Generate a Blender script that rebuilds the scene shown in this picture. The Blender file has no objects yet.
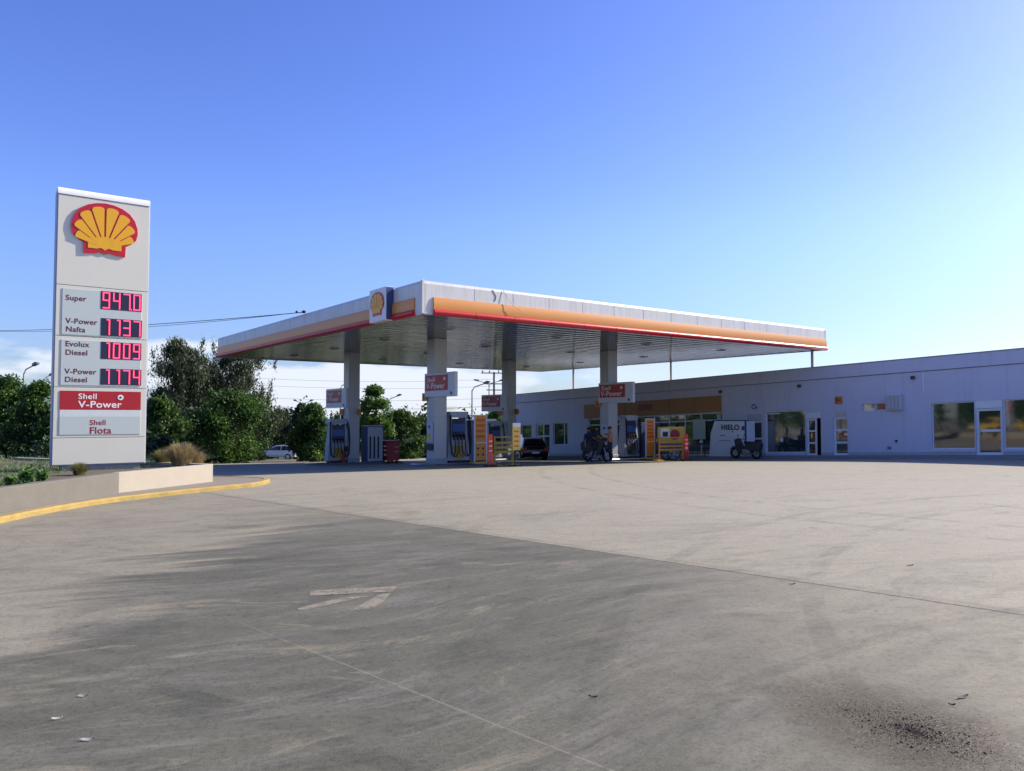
import bpy, bmesh, math, random
import numpy as np
from mathutils import Vector, Matrix, noise
random.seed(7)
S = bpy.context.scene
C = S.collection
R = math.radians
EYE = 2.2; F = 770.0; CX = 512.0; CY = 385.5; PITCH = math.atan(31.5/770)
# ------------------------------------------------------------------ camera
cam = bpy.data.cameras.new('camera'); co = bpy.data.objects.new('camera', cam); C.objects.link(co)
co.location = (0, 0, EYE); co.rotation_euler = (math.pi/2+PITCH, 0, 0)
cam.sensor_width = 36; cam.lens = F/1024*36; cam.clip_start = .1; cam.clip_end = 6000
S.camera = co
def ray(px, py):
    u = (px-CX)/F; v = (CY-py)/F
    return Vector((u, math.cos(PITCH)-v*math.sin(PITCH), math.sin(PITCH)+v*math.cos(PITCH)))
def gz(x, y):
    a = .60+.003*x-.006*y
    b = 1.51+.014*x-.042*y
    k = .12
    h = max(0, min(1, .5+.5*(b-a)/k))
    m = b*(1-h)+a*h-k*h*(1-h)
    if m < -6: m = -6-(1-math.exp((m+6)*.5))*1.0
    return m
def gp(px, py, dz=0):
    r = ray(px, py); t = 2.0
    while t < 400:
        if EYE+r.z*t <= gz(r.x*t, r.y*t)+dz: break
        t += .02
    return Vector((r.x*t, r.y*t, gz(r.x*t, r.y*t)+dz))
def at(px, Y, dz=0):
    r = ray(px, 430); x = r.x/r.y*Y
    return Vector((x, Y, gz(x, Y)+dz))
A36 = math.atan2(.595, .804)           # frame of the canopy: local x = to the right and away, local y = to the left and away
AB = math.atan2(-.75, .6616)           # frame of the shop
def frame(o, ang):
    return Matrix.Translation(o) @ Matrix.Rotation(ang, 4, 'Z')
def hit(px, py, M, d=0.0):
    """local x, z where the line of sight meets the plane y=d of frame M"""
    Mi = M.inverted(); o = Mi @ Vector((0, 0, EYE)); r = Mi.to_3x3() @ ray(px, py)
    t = (d-o.y)/r.y
    p = o+r*t
    return p.x, p.z
# ------------------------------------------------------------------ materials
def nt(m): return m.node_tree.nodes, m.node_tree.links
MATS = {}
def mat(name, col, rough=.6, metal=0, var=.12, scale=6, bump=0, bscale=60, emit=0, spec=.5, alpha=1, coat=0):
    if name in MATS: return MATS[name]
    m = bpy.data.materials.new(name); m.use_nodes = True; N, L = nt(m)
    b = N['Principled BSDF']; b.inputs['Roughness'].default_value = rough; b.inputs['Metallic'].default_value = metal
    b.inputs['Specular IOR Level'].default_value = spec; b.inputs['Coat Weight'].default_value = coat
    tc = N.new('ShaderNodeTexCoord'); no = N.new('ShaderNodeTexNoise'); no.inputs['Scale'].default_value = scale
    no.inputs['Detail'].default_value = 6; no.inputs['Roughness'].default_value = .65
    L.new(tc.outputs['Object'], no.inputs['Vector'])
    mx = N.new('ShaderNodeMix'); mx.data_type = 'RGBA'
    mx.inputs['A'].default_value = (*[c*(1-var) for c in col], 1); mx.inputs['B'].default_value = (*[min(1, c*(1+var)) for c in col], 1)
    L.new(no.outputs['Fac'], mx.inputs['Factor']); L.new(mx.outputs['Result'], b.inputs['Base Color'])
    if emit:
        L.new(mx.outputs['Result'], b.inputs['Emission Color']); b.inputs['Emission Strength'].default_value = emit
    if bump:
        n2 = N.new('ShaderNodeTexNoise'); n2.inputs['Scale'].default_value = bscale; n2.inputs['Detail'].default_value = 5
        L.new(tc.outputs['Object'], n2.inputs['Vector'])
        bp = N.new('ShaderNodeBump'); bp.inputs['Strength'].default_value = bump; bp.inputs['Distance'].default_value = .02
        L.new(n2.outputs['Fac'], bp.inputs['Height']); L.new(bp.outputs['Normal'], b.inputs['Normal'])
    b.inputs['Alpha'].default_value = alpha
    MATS[name] = m; return m
white = mat('white_panel', (.74, .74, .71), .35, var=.06, scale=1.5)
cream = mat('cream_panel', (.66, .65, .55), .35, var=.05, scale=1.2)
offwhite = mat('white_frame', (.72, .73, .74), .45, var=.06)
greyp = mat('grey_print', (.50, .56, .53), .4, var=.04)
red = mat('red_print', (.40, .012, .018), .4, var=.06)
darkred = mat('maroon_lettering', (.11, .006, .012), .5, var=.04)
redm = mat('red_band', (.50, .010, .022), .35, var=.08)
orange = mat('orange_band', (.66, .27, .055), .4, var=.07, scale=2)
yellow = mat('yellow_emblem', (.80, .40, .012), .4, var=.04)
led_bg = mat('display_black', (.02, .022, .05), .3)
led = mat('lit_segment', (1, .06, .16), .5, emit=1.0, var=.02)
dark = mat('dark_plastic', (.02, .02, .025), .45)
rubber = mat('rubber', (.015, .015, .017), .8)
navy = mat('navy_panel', (.035, .06, .17), .4, var=.1)
blue = mat('blue_panel', (.05, .12, .35), .35)
steel = mat('steel', (.45, .46, .47), .35, .8)
greymetal = mat('grey_painted_metal', (.30, .32, .34), .45, .2)
conc = mat('grey_concrete', (.135, .125, .108), .85, var=.2, scale=3, bump=.4)
wallcream = mat('cream_render', (.335, .30, .245), .8, var=.1, scale=2.5, bump=.3)
kerby = mat('yellow_kerb_paint', (.31, .22, .065), .85, var=.45, scale=5, bump=.4)
redbox = mat('red_plastic', (.33, .02, .018), .4)
orangeb = mat('orange_board', (.80, .30, .04), .5, var=.15, scale=8)
yellowb = mat('yellow_board', (.78, .48, .05), .5, var=.12, scale=8)
whiteink = mat('white_lettering', (.82, .82, .8), .5, var=.03)
bandbrown = mat('orange_shop_band', (.36, .17, .055), .5, var=.12, scale=1.2)
skin = mat('skin', (.34, .18, .11), .55)
bark = mat('bark', (.10, .075, .055), .9, var=.3, scale=12, bump=.6)
soilm = mat('soil', (.10, .085, .055), .95, var=.4, scale=5, bump=.6)

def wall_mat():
    m = mat('white_wall_shade_blue', (.56, .57, .66), .75, var=.05, scale=.6, bump=.15, bscale=25)  # white paint with the blue of its shade mixed into the base colour
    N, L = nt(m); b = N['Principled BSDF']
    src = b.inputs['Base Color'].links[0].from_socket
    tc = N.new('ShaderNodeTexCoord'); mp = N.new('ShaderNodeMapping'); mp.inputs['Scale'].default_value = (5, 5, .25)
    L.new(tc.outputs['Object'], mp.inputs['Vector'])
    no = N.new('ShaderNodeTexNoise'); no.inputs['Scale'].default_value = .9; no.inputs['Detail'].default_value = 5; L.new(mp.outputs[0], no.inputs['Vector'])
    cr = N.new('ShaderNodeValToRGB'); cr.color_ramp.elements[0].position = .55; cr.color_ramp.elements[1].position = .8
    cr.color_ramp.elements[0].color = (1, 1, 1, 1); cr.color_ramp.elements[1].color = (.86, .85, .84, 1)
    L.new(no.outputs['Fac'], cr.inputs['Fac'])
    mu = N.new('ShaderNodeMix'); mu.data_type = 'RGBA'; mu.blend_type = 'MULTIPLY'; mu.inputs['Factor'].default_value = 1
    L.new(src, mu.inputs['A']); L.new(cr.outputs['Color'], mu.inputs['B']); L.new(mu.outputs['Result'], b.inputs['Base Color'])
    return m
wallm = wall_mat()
def glass_mat(name, col, alpha=1.0, rough=.04):
    m = mat(name, col, rough, var=.25, scale=1.2, spec=.9, alpha=alpha)
    N, L = nt(m); b = N['Principled BSDF']
    tc = N.new('ShaderNodeTexCoord'); n2 = N.new('ShaderNodeTexNoise'); n2.inputs['Scale'].default_value = .7
    L.new(tc.outputs['Object'], n2.inputs['Vector'])
    b.inputs['IOR'].default_value = 2.0
    bp = N.new('ShaderNodeBump'); bp.inputs['Strength'].default_value = .04; bp.inputs['Distance'].default_value = .03
    L.new(n2.outputs['Fac'], bp.inputs['Height']); L.new(bp.outputs['Normal'], b.inputs['Normal'])
    return m
glass = glass_mat('dark_glass', (.035, .045, .05))
shopglass = glass_mat('shop_glass', (.015, .035, .035), .5)
carglass = glass_mat('car_glass', (.02, .025, .03))
def ceil_mat():
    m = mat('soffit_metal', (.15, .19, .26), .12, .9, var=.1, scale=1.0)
    N, L = nt(m); b = N['Principled BSDF']
    tc = N.new('ShaderNodeTexCoord'); w = N.new('ShaderNodeTexWave'); w.wave_type = 'BANDS'; w.bands_direction = 'Y'
    w.inputs['Scale'].default_value = .5; w.inputs['Distortion'].default_value = .0
    L.new(tc.outputs['Object'], w.inputs['Vector'])
    mp = N.new('ShaderNodeMapping'); mp.inputs['Scale'].default_value = (.9, 5.0, 1); L.new(tc.outputs['Object'], mp.inputs['Vector'])
    n = N.new('ShaderNodeTexNoise'); n.inputs['Scale'].default_value = 1.0; n.inputs['Detail'].default_value = 3; L.new(mp.outputs[0], n.inputs['Vector'])
    b1 = N.new('ShaderNodeBump'); b1.inputs['Strength'].default_value = .8; b1.inputs['Distance'].default_value = .02; L.new(w.outputs['Fac'], b1.inputs['Height'])
    b2 = N.new('ShaderNodeBump'); b2.inputs['Strength'].default_value = .5; b2.inputs['Distance'].default_value = .02; L.new(n.outputs['Fac'], b2.inputs['Height'])
    L.new(b1.outputs['Normal'], b2.inputs['Normal']); L.new(b2.outputs['Normal'], b.inputs['Normal'])
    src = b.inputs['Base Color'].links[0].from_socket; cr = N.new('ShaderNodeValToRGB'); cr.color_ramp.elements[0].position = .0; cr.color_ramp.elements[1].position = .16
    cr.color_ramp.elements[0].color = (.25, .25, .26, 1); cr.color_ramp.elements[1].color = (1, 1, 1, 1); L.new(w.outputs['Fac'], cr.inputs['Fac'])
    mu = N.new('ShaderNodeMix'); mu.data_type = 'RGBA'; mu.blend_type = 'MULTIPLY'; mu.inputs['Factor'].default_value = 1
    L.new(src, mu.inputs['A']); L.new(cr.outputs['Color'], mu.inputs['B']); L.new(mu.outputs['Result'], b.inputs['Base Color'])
    return m
ceilm = ceil_mat()
def fascia_mat():
    # white cladding with grime running down from its top edge
    m = mat('fascia_white', (.62, .62, .60), .4, var=.06, scale=1)
    N, L = nt(m); b = N['Principled BSDF']; src = b.inputs['Base Color'].links[0].from_socket
    tc = N.new('ShaderNodeTexCoord'); mp = N.new('ShaderNodeMapping'); mp.inputs['Scale'].default_value = (7, 7, .5)
    L.new(tc.outputs['Object'], mp.inputs['Vector'])
    no = N.new('ShaderNodeTexNoise'); no.inputs['Scale'].default_value = 1; no.inputs['Detail'].default_value = 8; L.new(mp.outputs[0], no.inputs['Vector'])
    cr = N.new('ShaderNodeValToRGB'); cr.color_ramp.elements[0].position = .42; cr.color_ramp.elements[1].position = .75
    cr.color_ramp.elements[0].color = (1, 1, 1, 1); cr.color_ramp.elements[1].color = (.84, .82, .77, 1)
    L.new(no.outputs['Fac'], cr.inputs['Fac'])
    mu = N.new('ShaderNodeMix'); mu.data_type = 'RGBA'; mu.blend_type = 'MULTIPLY'; mu.inputs['Factor'].default_value = 1
    L.new(src, mu.inputs['A']); L.new(cr.outputs['Color'], mu.inputs['B']); L.new(mu.outputs['Result'], b.inputs['Base Color'])
    return m
fasc = fascia_mat()
def leaf_mat(name, c1, c2):
    m = bpy.data.materials.new(name); m.use_nodes = True; N, L = nt(m); b = N['Principled BSDF']
    g = N.new('ShaderNodeNewGeometry'); cr = N.new('ShaderNodeValToRGB')
    cr.color_ramp.elements[0].color = (*c1, 1); cr.color_ramp.elements[1].color = (*c2, 1)
    tc = N.new('ShaderNodeTexCoord'); no = N.new('ShaderNodeTexNoise'); no.inputs['Scale'].default_value = .55; L.new(tc.outputs['Object'], no.inputs['Vector'])
    ad = N.new('ShaderNodeMath'); ad.operation = 'MULTIPLY_ADD'; ad.inputs[1].default_value = .45
    m2 = N.new('ShaderNodeMath'); m2.operation = 'MULTIPLY_ADD'; m2.inputs[1].default_value = 2.4; m2.inputs[2].default_value = -.95
    L.new(no.outputs['Fac'], m2.inputs[0]); L.new(m2.outputs[0], ad.inputs[2])
    L.new(g.outputs['Random Per Island'], ad.inputs[0]); L.new(ad.outputs[0], cr.inputs['Fac'])
    L.new(cr.outputs['Color'], b.inputs['Base Color']); b.inputs['Roughness'].default_value = .6
    tr = N.new('ShaderNodeBsdfTranslucent'); L.new(cr.outputs['Color'], tr.inputs['Color'])
    mx = N.new('ShaderNodeMixShader'); mx.inputs[0].default_value = .35
    L.new(b.outputs[0], mx.inputs[1]); L.new(tr.outputs[0], mx.inputs[2]); L.new(mx.outputs[0], N['Material Output'].inputs['Surface'])
    return m
leaf_green = leaf_mat('leaf_green', (.016, .052, .006), (.070, .150, .018))
leaf_olive = leaf_mat('leaf_olive', (.018, .034, .012), (.065, .085, .034))
leaf_bright = leaf_mat('leaf_bright', (.03, .085, .010), (.11, .21, .028))
leaf_dark = leaf_mat('leaf_dark', (.008, .024, .006), (.030, .065, .014))
grass_dry = leaf_mat('grass_dry', (.17, .14, .06), (.52, .42, .22))
grass_mix = leaf_mat('grass_mix', (.06, .09, .02), (.36, .30, .12))
grass_green = leaf_mat('grass_green', (.035, .10, .015), (.13, .25, .05))

# ------------------------------------------------------------------ mesh helper
class MB:
    def __init__(s): s.v = []; s.f = []; s.mi = []; s.cur = 0
    def add(s, vs, fs):
        o = len(s.v); s.v += [tuple(v) for v in vs]; s.f += [tuple(i+o for i in f) for f in fs]; s.mi += [s.cur]*len(fs); return s
    def box(s, x0, x1, y0, y1, z0, z1, bev=0):
        if bev:
            bm = bmesh.new(); bmesh.ops.create_cube(bm, size=1)
            for v in bm.verts: v.co = ((x0+x1)/2+v.co.x*(x1-x0), (y0+y1)/2+v.co.y*(y1-y0), (z0+z1)/2+v.co.z*(z1-z0))
            bmesh.ops.bevel(bm, geom=bm.edges[:], offset=bev, segments=2, affect='EDGES', profile=.5)
            bm.verts.index_update(); s.add([v.co[:] for v in bm.verts], [[v.index for v in f.verts] for f in bm.faces]); bm.free(); return s
        return s.add([(x0, y0, z0), (x1, y0, z0), (x1, y1, z0), (x0, y1, z0), (x0, y0, z1), (x1, y0, z1), (x1, y1, z1), (x0, y1, z1)],
              [(0, 3, 2, 1), (4, 5, 6, 7), (0, 1, 5, 4), (1, 2, 6, 5), (2, 3, 7, 6), (3, 0, 4, 7)])
    def prism(s, poly, a, b, axis='y'):
        """closed outline extruded from a to b along axis; poly holds the two other coordinates in x,y,z order"""
        n = len(poly)
        def mk(p, t): return {'x': (t, p[0], p[1]), 'y': (p[0], t, p[1]), 'z': (p[0], p[1], t)}[axis]
        vs = [mk(p, a) for p in poly]+[mk(p, b) for p in poly]
        fs = [tuple(range(n))[::-1], tuple(range(n, 2*n))]+[(i, (i+1) % n, n+(i+1) % n, n+i) for i in range(n)]
        return s.add(vs, fs)
    def tube(s, pts, r, n=8, r2=None):
        pts = [Vector(p) for p in pts]; rings = []; m = len(pts); prev = None
        for i, p in enumerate(pts):
            t = (pts[min(i+1, m-1)]-pts[max(i-1, 0)]).normalized()
            a = t.orthogonal().normalized() if prev is None else (prev-t*prev.dot(t)).normalized()
            prev = a; b = t.cross(a); rr = r if r2 is None else r+(r2-r)*i/(m-1)
            rings.append([p+(a*math.cos(2*math.pi*k/n)+b*math.sin(2*math.pi*k/n))*rr for k in range(n)])
        vs = [q for g in rings for q in g]; fs = []
        for i in range(m-1):
            for k in range(n):
                k2 = (k+1) % n; fs.append((i*n+k, i*n+k2, (i+1)*n+k2, (i+1)*n+k))
        fs.append(tuple(range(n))[::-1]); fs.append(tuple((m-1)*n+k for k in range(n)))
        return s.add(vs, fs)
    def disc(s, c, r, h, axis='y', n=16):
        c = Vector(c); d = {'x': Vector((h/2, 0, 0)), 'y': Vector((0, h/2, 0)), 'z': Vector((0, 0, h/2))}[axis]
        return s.tube([c-d, c+d], r, n)
    def ring(s, c, R_, r, axis='y', n=20, m=8):
        vs = []; fs = []
        for i in range(n):
            a = 2*math.pi*i/n
            for j in range(m):
                b = 2*math.pi*j/m; q = R_+r*math.cos(b); u, v, w = q*math.cos(a), q*math.sin(a), r*math.sin(b)
                p = {'y': (u, w, v), 'x': (w, u, v), 'z': (u, v, w)}[axis]
                vs.append((c[0]+p[0], c[1]+p[1], c[2]+p[2]))
                fs.append((i*m+j, ((i+1) % n)*m+j, ((i+1) % n)*m+(j+1) % m, i*m+(j+1) % m))
        return s.add(vs, fs)
    def ball(s, c, rx, ry, rz, n=10, m=7):
        vs = [(c[0], c[1], c[2]-rz)]
        for i in range(1, m):
            t = -math.pi/2+math.pi*i/m
            for k in range(n):
                a = 2*math.pi*k/n; vs.append((c[0]+rx*math.cos(t)*math.cos(a), c[1]+ry*math.cos(t)*math.sin(a), c[2]+rz*math.sin(t)))
        vs.append((c[0], c[1], c[2]+rz)); fs = []
        for k in range(n): fs.append((0, 1+(k+1) % n, 1+k)); fs.append((len(vs)-1, 1+(m-2)*n+k, 1+(m-2)*n+(k+1) % n))
        for i in range(m-2):
            for k in range(n): fs.append((1+i*n+k, 1+i*n+(k+1) % n, 1+(i+1)*n+(k+1) % n, 1+(i+1)*n+k))
        return s.add(vs, fs)
    def shear(s, fn): s.v = [fn(v) for v in s.v]; return s
    def build(s, name, m, parent=None, smooth=False):
        me = bpy.data.meshes.new(name); me.from_pydata(s.v, [], s.f); me.update()
        for x in (m if isinstance(m, (list, tuple)) else [m]): me.materials.append(x)
        if isinstance(m, (list, tuple)): me.polygons.foreach_set('material_index', s.mi)
        bm = bmesh.new(); bm.from_mesh(me); bmesh.ops.recalc_face_normals(bm, faces=bm.faces[:]); bm.to_mesh(me); bm.free()
        if smooth:
            me.shade_smooth()
            try: me.set_sharp_from_angle(angle=R(40))
            except Exception: pass
        o = bpy.data.objects.new(name, me); C.objects.link(o)
        if parent: o.parent = parent
        return o
def tag(o, label, cat, group=None, kind=None):
    if label: o['label'] = label
    if cat: o['category'] = cat
    if group: o['group'] = group
    if kind: o['kind'] = kind
    return o
def thing(name, label, cat, loc=(0, 0, 0), rz=0, group=None):
    o = bpy.data.objects.new(name, None); C.objects.link(o); o.location = loc; o.rotation_euler = (0, 0, rz)
    o.empty_display_size = .2
    return tag(o, label, cat, group)
def struct(o): o['kind'] = 'structure'; return o
def copy_tree(o, parent=None):
    c = o.copy(); C.objects.link(c); c.parent = parent
    for ch in [x for x in C.objects if x.parent == o]: copy_tree(ch, c)
    return c
def text(s, size, m, parent, loc, rot=(math.pi/2, 0, 0), name='lettering', bold=.02, depth=.004, align='LEFT', sx=1.0):
    cu = bpy.data.curves.new(name, 'FONT'); cu.body = s; cu.size = size; cu.extrude = depth; cu.offset = bold*size; cu.align_x = align
    cu.space_character = 1.06
    to = bpy.data.objects.new('tmp', cu); C.objects.link(to); bpy.context.view_layer.update()
    me = bpy.data.meshes.new_from_object(to.evaluated_get(bpy.context.evaluated_depsgraph_get())); bpy.data.objects.remove(to)
    me.materials.clear(); me.materials.append(m)
    for v in me.vertices: v.co.x *= sx
    o = bpy.data.objects.new(name, me); C.objects.link(o); o.parent = parent; o.location = loc; o.rotation_euler = rot
    return o

# ------------------------------------------------------------------ ground
def build_ground():
    ys = list(np.linspace(-14, 30, 89))+list(np.linspace(31, 140, 110))+[150, 170, 200, 260, 400, 800, 2000, 4500]
    xs = [-4500, -1500, -600, -300, -200]+list(np.linspace(-150, -42, 37))+list(np.linspace(-40, 60, 101))+list(np.linspace(63, 150, 30))+[200, 300, 600, 1500, 4500]
    ys = [-4500, -600, -120, -50, -25]+ys
    v = [(x, y, gz(max(-200, min(200, x)), max(-25, y)) if y < 300 else gz(max(-200, min(200, x)), 300)) for y in ys for x in xs]
    n = len(xs); f = [(j*n+i, j*n+i+1, (j+1)*n+i+1, (j+1)*n+i) for j in range(len(ys)-1) for i in range(n-1)]
    me = bpy.data.meshes.new('ground'); me.from_pydata(v, [], f); me.shade_smooth()
    o = bpy.data.objects.new('ground', me); C.objects.link(o); struct(o)
    m = bpy.data.materials.new('forecourt_concrete'); m.use_nodes = True; N, L = nt(m); b = N['Principled BSDF']
    b.inputs['Roughness'].default_value = .82; b.inputs['Specular IOR Level'].default_value = .35
    geo = N.new('ShaderNodeNewGeometry'); sp = N.new('ShaderNodeSeparateXYZ'); L.new(geo.outputs['Position'], sp.inputs[0])
    X, Y = sp.outputs['X'], sp.outputs['Y']
    def M(op, a, b_=None, c=None, clamp=False):
        q = N.new('ShaderNodeMath'); q.operation = op; q.use_clamp = clamp
        for i, t in enumerate((a, b_, c)):
            if t is None: continue
            if hasattr(t, 'is_linked'): L.new(t, q.inputs[i])
            else: q.inputs[i].default_value = t
        return q.outputs[0]
    wn = N.new('ShaderNodeTexNoise'); wn.inputs['Scale'].default_value = .13; wn.inputs['Detail'].default_value = 2; L.new(geo.outputs['Position'], wn.inputs['Vector'])
    wv1 = N.new('ShaderNodeVectorMath'); wv1.operation = 'SUBTRACT'; wv1.inputs[1].default_value = (.5, .5, .5); L.new(wn.outputs['Color'], wv1.inputs[0])
    wv2 = N.new('ShaderNodeVectorMath'); wv2.operation = 'MULTIPLY'; wv2.inputs[1].default_value = (3.2, 3.2, 0); L.new(wv1.outputs[0], wv2.inputs[0])
    wv3 = N.new('ShaderNodeVectorMath'); wv3.operation = 'ADD'; L.new(wv2.outputs[0], wv3.inputs[0]); L.new(geo.outputs['Position'], wv3.inputs[1])
    def noi(scale, rot=0, sc=(1, 1, 1), det=5, rough=.6, dist=0):
        mp = N.new('ShaderNodeMapping'); mp.inputs['Rotation'].default_value = (0, 0, rot); mp.vector_type = 'TEXTURE'
        mp.inputs['Scale'].default_value = (1/sc[0], 1/sc[1], 1)
        L.new(wv3.outputs[0] if sc[0] != 1 else geo.outputs['Position'], mp.inputs['Vector'])
        q = N.new('ShaderNodeTexNoise'); q.inputs['Scale'].default_value = scale; q.inputs['Detail'].default_value = det
        q.inputs['Roughness'].default_value = rough; q.inputs['Distortion'].default_value = dist; L.new(mp.outputs[0], q.inputs['Vector']); return q.outputs['Fac']
    def sm(x, lo, hi):
        q = N.new('ShaderNodeMapRange'); q.interpolation_type = 'SMOOTHSTEP'; q.clamp = True
        L.new(x, q.inputs['Value']); q.inputs['From Min'].default_value = lo; q.inputs['From Max'].default_value = hi; return q.outputs['Result']
    def mixc(f_, a, b_):
        q = N.new('ShaderNodeMix'); q.data_type = 'RGBA'
        if hasattr(f_, 'is_linked'): L.new(f_, q.inputs['Factor'])
        else: q.inputs['Factor'].default_value = f_
        for k, t in (('A', a), ('B', b_)):
            if hasattr(t, 'is_linked'): L.new(t, q.inputs[k])
            else: q.inputs[k].default_value = (*t, 1)
        return q.outputs['Result']
    def mul(a, f_, k):   # darken a by k where f_
        q = N.new('ShaderNodeMix'); q.data_type = 'RGBA'; q.blend_type = 'MULTIPLY'; L.new(f_, q.inputs['Factor']); L.new(a, q.inputs['A']); q.inputs['B'].default_value = (*k, 1); return q.outputs['Result']
    big = noi(.16, 0, (1, 1, 1), 4); mid = noi(.9, R(30), (.55, 1.3, 1), 7, .68, 1.2); str_ = noi(1.0, R(34), (.45, 2.0, 1), 9, .8, .5)
    fine = noi(34, 0, (1, 1, 1), 4, .7); grit = noi(140, 0, (1, 1, 1), 2, .5); str2 = noi(.8, R(32), (.16, 1.6, 1), 5, .6, .8)
    base = mixc(big, (.255, .232, .168), (.325, .300, .222))
    base = mul(base, sm(mid, .48, .66), (.78, .785, .80)); m3 = noi(2.6, R(20), (.6, 1.3, 1), 7, .72, .5); base = mul(base, sm(m3, .48, .70), (.80, .805, .82)); lt = M('MULTIPLY', sm(m3, .50, .32), .35); base = mixc(lt, base, (.36, .325, .235))
    base = mul(base, sm(str_, .53, .75), (.82, .82, .83))
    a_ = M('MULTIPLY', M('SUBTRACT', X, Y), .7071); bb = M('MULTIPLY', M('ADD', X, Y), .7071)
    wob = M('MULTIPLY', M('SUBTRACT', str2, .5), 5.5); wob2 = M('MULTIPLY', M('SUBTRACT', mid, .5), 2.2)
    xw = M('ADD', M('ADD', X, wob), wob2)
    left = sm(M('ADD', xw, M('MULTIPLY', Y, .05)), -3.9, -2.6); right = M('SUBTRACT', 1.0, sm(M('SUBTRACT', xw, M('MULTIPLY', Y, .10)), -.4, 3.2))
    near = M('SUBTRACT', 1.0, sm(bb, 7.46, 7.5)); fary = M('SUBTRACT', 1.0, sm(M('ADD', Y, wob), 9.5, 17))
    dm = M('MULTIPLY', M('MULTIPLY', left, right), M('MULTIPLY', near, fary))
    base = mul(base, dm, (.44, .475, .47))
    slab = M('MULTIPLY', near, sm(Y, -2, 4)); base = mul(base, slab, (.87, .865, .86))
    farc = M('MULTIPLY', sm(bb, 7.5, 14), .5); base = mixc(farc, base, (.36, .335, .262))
    # light dusty sweeps
    swp = M('MULTIPLY', sm(str_, .52, .36), M('MULTIPLY', dm, .30)); base = mixc(swp, base, (.27, .25, .225))
    swd = M('MULTIPLY', sm(str_, .60, .70), .35); base = mixc(swd, base, (.20, .20, .205))
    tan = M('MULTIPLY', sm(noi(1.7, R(28), (.55, 1.7, 1), 9, .78, .8), .54, .66), M('MULTIPLY', dm, .55)); base = mixc(tan, base, (.27, .235, .165))
    blot = sm(noi(.55, R(30), (.7, 1.2, 1), 8, .7, .6), .52, .68); base = mul(base, M('MULTIPLY', blot, M('MULTIPLY', near, .8)), (.74, .75, .75))
    # tyre scuffs: arcs
    cx = M('SUBTRACT', X, 14.0); cy = M('SUBTRACT', Y, -6.0)
    rad = M('SQRT', M('ADD', M('MULTIPLY', cx, cx), M('MULTIPLY', cy, cy)))
    wv = M('SINE', M('MULTIPLY', rad, 3.1)); arc = M('MULTIPLY', sm(wv, .55, 1.0), M('MULTIPLY', sm(str2, .5, .62), .30)); base = mul(base, arc, (.70, .70, .72))
    # joints
    def line(coord, c, w, k):
        nonlocal base
        d = M('ABSOLUTE', M('SUBTRACT', M('ADD', coord, M('MULTIPLY', M('SUBTRACT', fine, .5), w*1.4)), c)); q = M('SUBTRACT', 1.0, sm(d, w*.5, w)); base = mul(base, q, k); return q
    line(bb, 7.5, .030, (.33, .33, .34)); line(bb, 7.62, .10, (.86, .86, .86))
    for c in (2.87, 12.1, 16.7, 21.3, 25.9): line(bb, c, .010, (.88, .88, .88))
    for c in (-4.69, -.1, -9.3, -13.9, -18.5, 4.5, 9.1): line(a_, c, .010, (.90, .90, .90))
    j = N.new('ShaderNodeMapRange')
    # pale second joint, cracks, tyre tracks, drips
    dj = M('ABSOLUTE', M('SUBTRACT', bb, 2.87)); lj = M('MULTIPLY', M('SUBTRACT', 1.0, sm(dj, .004, .012)), M('MULTIPLY', M('SUBTRACT', 1.0, sm(Y, 5.2, 7.2)), .30)); base = mixc(lj, base, (.36, .33, .26))
    dj = M('ABSOLUTE', M('SUBTRACT', a_, -4.69)); lj = M('MULTIPLY', M('SUBTRACT', 1.0, sm(dj, .004, .012)), M('MULTIPLY', sm(str_, .42, .6), .22)); base = mixc(lj, base, (.36, .33, .26))
    vc = N.new('ShaderNodeTexVoronoi'); vc.feature = 'DISTANCE_TO_EDGE'; vc.inputs['Scale'].default_value = .23; vd = N.new('ShaderNodeVectorMath'); vd.operation = 'MULTIPLY_ADD'; vd.inputs[1].default_value = (1.3, 1.3, 0)
    cn2 = N.new('ShaderNodeTexNoise'); cn2.inputs['Scale'].default_value = 1.4; cn2.inputs['Detail'].default_value = 8; cn2.inputs['Roughness'].default_value = .7; L.new(geo.outputs['Position'], cn2.inputs['Vector'])
    L.new(cn2.outputs['Color'], vd.inputs[0]); L.new(geo.outputs['Position'], vd.inputs[2]); L.new(vd.outputs[0], vc.inputs['Vector'])
    ck = M('MULTIPLY', M('SUBTRACT', 1.0, sm(vc.outputs['Distance'], .0015, .004)), sm(noi(.21), .50, .58)); base = mul(base, M('MULTIPLY', ck, .7), (.45, .44, .42))
    for (cx_, cy_, rr_, w_) in ((16.0, 2.0, 14.2, .11), (16.0, 2.0, 15.75, .11), (-9.0, -7.0, 13.6, .09), (-9.0, -7.0, 12.1, .09), (20.0, 24.0, 17.5, .13), (20.0, 24.0, 19.1, .13), (9.5, -5.0, 11.3, .08), (9.5, -5.0, 12.7, .08)):
        tx_ = M('SUBTRACT', X, cx_); ty_ = M('SUBTRACT', Y, cy_); rd = M('SQRT', M('ADD', M('MULTIPLY', tx_, tx_), M('MULTIPLY', ty_, ty_)))
        tk = M('MULTIPLY', M('SUBTRACT', 1.0, sm(M('ABSOLUTE', M('SUBTRACT', rd, rr_)), w_*.7, w_)), M('MULTIPLY', sm(str_, .40, .60), .55)); base = mul(base, tk, (.66, .66, .67))
    vo2 = N.new('ShaderNodeTexVoronoi'); vo2.inputs['Scale'].default_value = 2.3; L.new(geo.outputs['Position'], vo2.inputs['Vector'])
    base = mul(base, M('MULTIPLY', M('SUBTRACT', 1.0, sm(vo2.outputs['Distance'], .018, .05)), sm(noi(.5), .48, .6)), (.42, .42, .42))
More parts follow.
